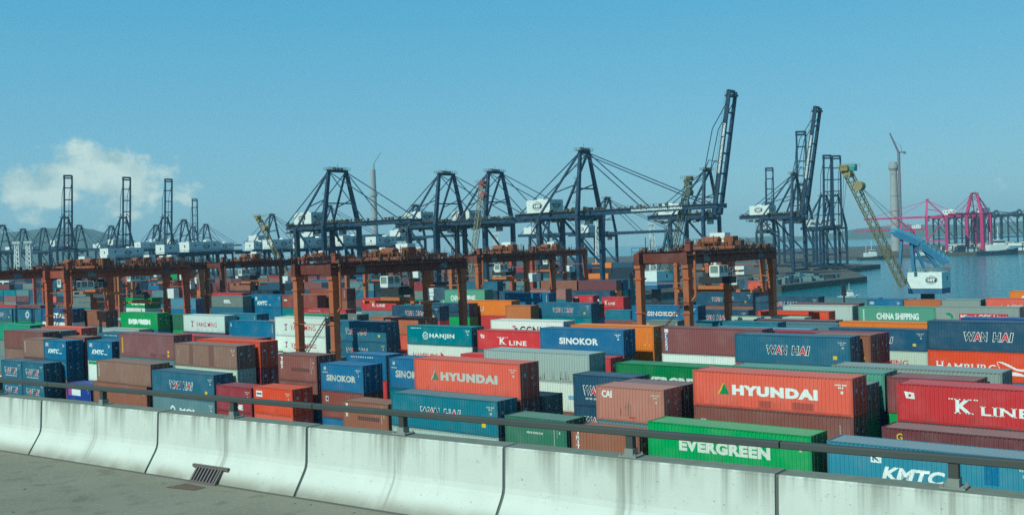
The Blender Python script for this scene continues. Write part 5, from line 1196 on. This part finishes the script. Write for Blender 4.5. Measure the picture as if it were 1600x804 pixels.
# low gantry cranes whose white machine houses line up behind the yard
def house_crane(label, px, d, w, ztop):
    p = at(px, 400, d); c = thing('rail_gantry', label, 'gantry crane', (p.x, p.y, 0), -TH, 'rail gantries with white machine houses')
    zb = ztop-5.4; h = w/2
    for sx_ in (-6, 6):
        for sy_ in (-h*0.8, h*0.8):
            mb = MB(); mb.bar((sx_, sy_, 0.8), (sx_*0.8, sy_, zb-1.6), 1.2); mb.box((sx_, sy_, 0.5), (1.0, 3.0, 1.0)); mb.build('leg', M['crane'], c, BLUE)
    mb = MB(); mb.box((-4.8, 0, zb-0.9), (1.2, w+14, 1.7)); mb.box((4.8, 0, zb-0.9), (1.2, w+14, 1.7))
    for y in (-h*0.8, 0, h*0.8): mb.box((0, y, zb-1.0), (8.4, 1.0, 1.2))
    mb.build('girder', M['crane'], c, BLUE)
    mb = MB(); mb.box((0, 0, zb+2.7), (9.0, w, 5.3)); mb.box((1, w*0.2, zb+5.7), (3, 3, 0.7)); hs = mb.build('machinery_house', M['white'], c)
    hit_emblem(hs, (4.53, w*0.05, zb+2.8), (0, 1, 0), (0, 0, 1), 1.5)
    mb = MB(); mb.box((0.5, -h-0.02, zb+3.0), (1.0, 0.06, 1.2))
    for ky in (-0.3, 0.32): mb.box((4.52, ky*w, zb+3.4), (0.06, 1.0, 0.9))
    mb.build('window', M['glass'], hs)
    mb = MB()
    for y in (-h*0.8, h*0.8): mb.bar((6, y, 2), (-4.6, y, zb-2), 0.5)
    mb.rail((5.4, -h-6, zb), (5.4, h+6, zb), 1.1, 2.5, 0.09); mb.build('railing', M['crane'], c, (0.05, 0.08, 0.09))
for px, d, w, zt, lb in ((191, 600, 22, 29.5, 'white machine house gantry left of the pair, under the second raised boom'), (275, 600, 20, 30.5, 'white machine house gantry with bright end, left one of the close pair'), (313, 560, 19, 31.0, 'white machine house gantry with bright end, right one of the close pair'),
        (403, 640, 12, 31.0, 'small white machine house gantry behind the left lattice boom'), (435, 610, 15, 31.5, 'white machine house gantry just right of the left lattice boom'), (489, 560, 19, 31.0, 'white machine house gantry under the leftmost big level crane'), (546, 570, 16, 31.5, 'white machine house gantry between the legs of the left big level crane'), (596, 600, 16, 31.0, 'white machine house gantry right of the left big level crane'), (232, 820, 18, 36, 'small far white machine house gantry below the third raised boom'), (345, 800, 18, 33, 'far white machine house gantry right of the fourth raised boom')):
    house_crane(lb, px, d, w, zt)

# ------------------------------------------------------------------ lattice boom cranes
LAT = (0.20, 0.17, 0.08)
def lattice_crane(label, foot, tip, w, r, house, facing, base, colr=LAT, tipcol=(0.30, 0.24, 0.10), name='derrick_crane', hw=9.6, hd=7.6, hh=4.6, emblem=True):
    c = thing(name, label, 'lattice crane', (house.x, house.y, 0), facing)
    inv = Matrix.Rotation(-facing, 4, 'Z') @ Matrix.Translation(-Vector((house.x, house.y, 0)))
    f, q = inv @ foot, inv @ tip; zb = house.z
    n = max(8, int((q-f).length/w/0.85)); mb = MB(); mb.lattice(f, q, w*0.7, w*0.8, n, r, r*0.55); mb.build('lattice_boom', M['rtg'], c, colr)
    d = (q-f).normalized(); mb = MB(); mb.box(q, (w*0.7, w*0.9, w*0.55)); mb.tube(q+Vector((-w*0.4, -w*0.35, w*0.3)), q+Vector((-w*0.4, w*0.35, w*0.3)), w*0.32, n=12); mb.box(q+d*w*0.8+Vector((0, 0, -0.2)), (w*0.8, w*0.9, w*0.6)); mb.tube(q-d*w*1.6+Vector((w*0.5, -w*0.5, 0.3)), q-d*w*1.6+Vector((w*0.5, w*0.5, 0.3)), w*0.5, n=12); mb.build('boom_head', M['rtg'], c, tipcol)
    mb = MB(); mb.rail(q+Vector((-w, -w*0.7, w*0.6)), q+Vector((w, -w*0.7, w*0.6)), 1.3, 0.8, 0.08); mb.rail(q+Vector((-w, w*0.7, w*0.6)), q+Vector((w, w*0.7, w*0.6)), 1.3, 0.8, 0.08); mb.build('head_railing', M['rtg'], c, tipcol)
    mb = MB(); mb.box((0, 0, zb+hh/2), (hw, hd, hh)); hs = mb.build('machinery_house', M['white'], c)
    mb = MB(); mb.box((hw/2+0.02, hd*0.12, zb+hh*0.62), (0.05, 1.0, 1.3)); mb.box((-hw/2-0.35, -hd*0.36, zb+hh*0.45), (0.8, 1.1, 1.5)); mb.build('window', M['glass'], hs)
    mb = MB()
    for yy in (-hd/2, hd/2): mb.rail((-hw/2, yy, zb+hh), (hw/2, yy, zb+hh), 1.0, 1.2, 0.07)
    mb.rail((hw/2, -hd/2, zb+hh), (hw/2, hd/2, zb+hh), 1.0, 1.2, 0.07); mb.build('roof_railing', M['rtg'], c, (0.35, 0.32, 0.15))
    mb = MB(); mb.box((0, 0, zb-0.75), (hw*0.98, hd*0.96, 1.45)); mb.build('turntable', M['crane'], c, (0.04, 0.12, 0.22))
    mb = MB(); mb.tube((-0.5, 0, base), (-0.5, 0, zb-1.4), 1.9, n=16); mb.build('pedestal', M['dark'], c)
    if emblem: hit_emblem(hs, (hw*0.2, -hd/2-0.02, zb+hh*0.52), (1, 0, 0), (0, 0, 1), 1.15)
    return c, inv, f, q, zb, hh
def hull(c, L, Wd, z0, z1, x0=0.0):
    mb = MB(); pts = [(-L/2, -Wd/2), (L/2, -Wd/2), (L/2, Wd/2), (-L/2, Wd/2)]
    lo = [(x*0.93+x0, y*0.93, z0) for x, y in pts]; hi = [(x+x0, y, z1) for x, y in pts]
    mb.quad(*hi)
    for i in range(4): mb.quad(lo[i], lo[(i+1) % 4], hi[(i+1) % 4], hi[i])
    mb.build('pontoon', M['crane'], c, (0.03, 0.035, 0.04))
hp = at(1452, 452, 300); hp.z = 6.9
foot = at(1412, 446, 297); tip = at(1326, 272, 297)
c, inv, f, q, zb, hh = lattice_crane('floating derrick crane with white lettered house and yellow lattice boom, right, on the water', foot, tip, 2.6, 0.25, hp, -TH, -2.5)
SKYB = (0.10, 0.30, 0.45)
P = lambda px, py, dd=0.0: inv @ at(px, py, 300+dd)
mb = MB()
mb.bar(P(1397, 360), P(1437, 377), 5.0, 1.4); mb.bar(P(1436, 376.5), P(1479, 407), 5.0, 1.4)
mb.build('counterweight_deck', M['crane'], c, SKYB)
mb = MB()
for dd in (-2.9, 2.9): mb.bar(P(1397, 364, dd), P(1437, 381, dd), 0.3, 1.7); mb.bar(P(1436, 381, dd), P(1478, 411, dd), 0.3, 1.7)
mb.build('gantry_beam', M['crane'], c, (0.06, 0.19, 0.32))
mb = MB()
for dd in (-2.2, 2.2):
    mb.bar(P(1428, 424, dd), P(1424, 378, dd), 0.9); mb.bar(P(1446, 424, dd), P(1428, 380, dd), 0.7); mb.bar(P(1470, 424, dd), P(1440, 385, dd), 0.9); mb.bar(P(1405, 424, dd), P(1410, 364, dd), 0.7); mb.bar(P(1424, 400, dd), P(1462, 412, dd), 0.6)
mb.build('gantry_leg', M['crane'], c, (0.06, 0.19, 0.32))
mb = MB()
for dd in (-1.0, 1.0): mb.bar(P(1330, 276, dd), P(1404, 357, dd), 0.10); mb.bar(P(1324, 268, dd), P(1318, 330, dd), 0.09) if dd > 0 else mb.bar(P(1336, 284, dd), P(1436, 372, dd), 0.10)
mb.bar(P(1318, 266), P(1316, 400), 0.09); mb.build('hoist_rope', M['cable'], c)
mb = MB()
for k in range(6): x = 1440+k*7; mb.bar(P(x, 380+k*4.5, -3), P(x, 372+k*4.5, -3), 0.1)
mb.bar(P(1440, 372, -3), P(1476, 394, -3), 0.1); mb.build('deck_railing', M['rtg'], c, (0.35, 0.30, 0.12))
mb = MB(); mb.box(inv @ at(1330, 262, 297), (2.6, 2.0, 1.8)); mb.build('head_cover', M['crane'], c, (0.07, 0.36, 0.36))
hull(c, 34, 15, -3.8, -0.9)
hp = at(1027, 450, 418); hp.z = 5.6
c, inv, f, q, zb, hh = lattice_crane('floating crane with white house seen under the right gantry, tall dark lattice boom', at(1046, 425, 420), at(1076, 286, 420), 2.6, 0.26, hp, -TH, -2.5, (0.10, 0.11, 0.08), (0.12, 0.11, 0.06), hw=7.5, hd=12, hh=5.6, emblem=False)
P = lambda px, py, dd=0.0: inv @ at(px, py, 420+dd)
mb = MB()
for dd in (-2, 2): mb.bar(P(1062, 425, dd), P(1078, 292, dd), 0.5); mb.bar(P(1028, 425, dd), P(1042, 362, dd), 0.8); mb.bar(P(1042, 362, dd), P(1052, 425, dd), 0.8)
mb.build('gantry_leg', M['crane'], c, (0.03, 0.09, 0.14)); hull(c, 36, 16, -3.8, -0.9)
mb = MB(); mb.box((0, 0, zb+0.85), (7.56, 12.06, 1.6)); mb.build('painted_band', M['print'], c, (0.12, 0.38, 0.60))
hp = at(470, 430, 424); hp.z = 2.8
lattice_crane('olive lattice boom crane standing in the yard left of the big level cranes', at(446, 425, 420), at(406, 345, 420), 2.2, 0.22, hp, -TH, 0.1, emblem=False, name='lattice_crane')
hp = at(728, 432, 404); hp.z = 2.8
lattice_crane('lattice boom crane with red and white head before the third level quay crane', at(736, 425, 400), at(754, 292, 400), 2.2, 0.22, hp, -TH, 0.1, (0.30, 0.26, 0.16), (0.30, 0.10, 0.09), emblem=False, name='lattice_crane')

# ------------------------------------------------------------------ chimneys, light towers, boats
M['chimney'] = ground_mat('chimney_concrete', (0.30, 0.31, 0.30), (0.42, 0.42, 0.40), 0.05, 0.9, 0.5, 0.1)
def chimney(label, px, d, h, r0_, r1_, collar):
    p = at(px, 400, d); c = thing('chimney', label, 'chimney', (p.x, p.y, 0))
    mb = MB(); mb.tube((0, 0, -1), (0, 0, h), r0_, r1_, 24); mb.build('stack', M['chimney'], c)
    mb = MB(); mb.tube((0, 0, h*collar), (0, 0, h*collar+5), r1_*1.45, r1_*1.45, 24); mb.tube((0, 0, h*collar-3), (0, 0, h*collar), r1_*1.1, r1_*1.45, 24, False); mb.build('gallery', M['chimney'], c)
    mb = MB()
    for k in (0.25, 0.45, 0.62): mb.tube((0, 0, h*k), (0, 0, h*k+1.6), r0_+(r1_-r0_)*k+0.5, None, 24)
    mb.build('band', M['chimney'], c); return c
chimney('tall grey chimney under construction far behind the left big level crane', 587, 2000, 178, 7.2, 5.2, 0.72)
chimney('pale concrete chimney across the water at right beside a tower crane', 1400, 1400, 118, 5.9, 4.4, 0.93)
def tower_crane(label, px, d, z0, z1, jx, jz, colr, jw=1.8):
    p = at(px, 400, d); c = thing('tower_crane', label, 'tower crane', (p.x, p.y, 0))
    mb = MB(); mb.lattice((0, 0, z0), (0, 0, z1), 2.4, 2.4, int((z1-z0)/3), 0.5, 0.25); mb.build('mast', M['rtg'], c, colr)
    mb = MB(); mb.lattice((0, 0, z1), (jx, 0, z1+jz), jw, jw*0.5, 14, jw*0.25, 0.2); mb.build('jib', M['rtg'], c, colr)
    if jw < 1.5: return
    mb = MB(); sgn = -1 if jx > 0 else 1; mb.bar((0, 0, z1), (sgn*8, 0, z1+0.5), 1.6); mb.box((sgn*8, 0, z1-0.6), (3, 2, 2.6)); mb.bar((sgn*4, 0, z1), (sgn*3, 0, z1+9), 0.5); mb.bar((sgn*3, 0, z1+9), (jx*0.6, 0, z1+jz*0.6), 0.25); mb.build('counter_jib', M['rtg'], c, colr)
tower_crane('slim reddish tower crane right of the pale concrete chimney, jib raised left', 1409, 1395, 0, 130, -11, 26, (0.20, 0.13, 0.15))
tower_crane('thin tower crane perched on the grey chimney behind the left big level crane', 589, 2012, 170, 190, 15, 22, (0.24, 0.26, 0.26), 1.2)
def light_tower(label, px, d, h):
    p = at(px, 410, d); c = thing('light_tower', label, 'light tower', (p.x, p.y, 0), 0, 'white lattice light towers')
    mb = MB(); mb.lattice((0, 0, 0), (0, 0, h), 4.2, 2.0, int(h/2.6), 0.42, 0.22); mb.build('mast', M['white'], c)
    mb = MB(); mb.box((0, 0, h+0.2), (4.6, 3.2, 0.25)); mb.rail((-2.3, -1.6, h+0.3), (2.3, -1.6, h+0.3), 1.1, 0.9, 0.1)
    for k in range(5): mb.box((-1.8+k*0.9, -1.5, h+1.0), (0.6, 0.35, 0.7))
    mb.build('lamp_platform', M['white'], c)
light_tower('white lattice light tower at far left, left one of two', 28, 620, 34); light_tower('white lattice light tower at far left, right one of two', 46, 620, 34)
light_tower('white lattice light tower behind the largest quay crane', 936, 560, 36); light_tower('white lattice light tower right of the largest quay crane', 1020, 640, 33)
light_tower('white lattice light tower behind the left yard, centre left', 776, 640, 30)
def boat(label, px, py, d, L, colr, big=False, cat='boat'):
    p = at(px, py, d); c = thing('boat' if not big else 'barge', label, cat, (p.x, p.y, -3.0), R(8))
    mb = MB(); w = L*0.26; h = L*0.10; st = [(-L/2, w*0.8), (-L*0.1, w), (L*0.25, w*0.8), (L/2, 0.1)]
    lo = [(x*0.94, y*0.8) for x, y in st]
    for sgn in (-1, 1):
        for i in range(3): mb.quad((lo[i][0], sgn*lo[i][1]/2, -0.4), (lo[i+1][0], sgn*lo[i+1][1]/2, -0.4), (st[i+1][0], sgn*st[i+1][1]/2, h*(1+0.25*i)), (st[i][0], sgn*st[i][1]/2, h))
    mb.quad(*[(x, -y/2, h*1.0) for x, y in st], *[(x, y/2, h*1.0) for x, y in reversed(st)]); mb.quad((lo[0][0], -lo[0][1]/2, -0.4), (st[0][0], -st[0][1]/2, h), (st[0][0], st[0][1]/2, h), (lo[0][0], lo[0][1]/2, -0.4))
    mb.build('hull', M['crane'], c, colr)
    mb = MB(); mb.box((-L*0.05, 0, h+L*0.07), (L*0.42, w*0.6, L*0.14)); mb.box((L*0.02, 0, h+L*0.19), (L*0.2, w*0.5, L*0.10)); hs = mb.build('deckhouse', M['white'], c)
    mb = MB(); mb.box((L*0.02, 0, h+L*0.20), (L*0.206, w*0.51, L*0.045)); mb.build('window', M['glass'], hs)
    mb = MB(); mb.bar((0, 0, h+L*0.2), (0, 0, h+L*0.55), L*0.012); mb.bar((-L*0.2, 0, h+L*0.1), (-L*0.2, 0, h+L*0.42), L*0.01); mb.rail((-L*0.45, -w*0.35, h), (-L*0.28, -w*0.35, h), L*0.06, L*0.05, 0.05); mb.build('mast', M['white'], c)
    return c
boat('small white harbour boat on the water, right of centre', 1327, 461, 430, 9.5, (0.62, 0.64, 0.62))
boat('dark barge with deckhouse lying below the magenta cranes', 1362, 402, 1080, 30, (0.05, 0.06, 0.06), True, 'barge')
boat('grey workboat moored below the far terminal at right', 1440, 401, 1085, 22, (0.10, 0.12, 0.12))
boat('low dark ship along the far quay at right edge', 1560, 399, 1100, 46, (0.02, 0.05, 0.09), True, 'ship')
p = at(1319, 470, 203); c = thing('signal_mast', 'black signal mast with round topmark before the small white boat', 'mast', (p.x, p.y, 0))
mb = MB(); mb.tube((0, 0, 0), (0, 0, 12.6), 0.22, 0.16, 10); mb.build('pole', M['dark'], c)
mb = MB(); mb.box((0, 0, 12.2), (0.75, 0.6, 1.5)); mb.tube((0, 0, 11.0), (0, 0, 11.4), 0.5, n=10); mb.box((0.1, 0, 13.2), (0.35, 0.3, 0.6)); mb.build('topmark', M['dark'], c)
# far terminal: low white sheds and boxes
SH = []
rnd = random.Random(9)
for k in range(150):
    p = at(rnd.uniform(1470, 1660), 398, rnd.uniform(1170, 1330)); s_, t_ = st_of(p)
    for j in range(rnd.randint(1, 3)): SH.append((s_, t_, 2.6*j, 12.19, 2.59, rnd.choice(('wht', 'lgrey', 'salm', 'cream', 'sky2', 'grey', 'oran3', 'wht'))))
bank('far_terminal_boxes', SH, M['bank'])

# ------------------------------------------------------------------ air
mb = MB(); mb.box((0, 2400, 116), (17800, 12900, 241)); hz = mb.build('haze', None); hz['kind'] = 'stuff'
m = bpy.data.materials.new('haze'); m.use_nodes = True; t = m.node_tree; t.nodes.clear()
out = t.nodes.new('ShaderNodeOutputMaterial'); pv = t.nodes.new('ShaderNodeVolumePrincipled'); pv.inputs['Color'].default_value = (0.58, 0.84, 1.0, 1); pv.inputs['Density'].default_value = 0.00011; pv.inputs['Anisotropy'].default_value = 0.0
t.links.new(pv.outputs[0], out.inputs['Volume']); hz.data.materials.append(m)
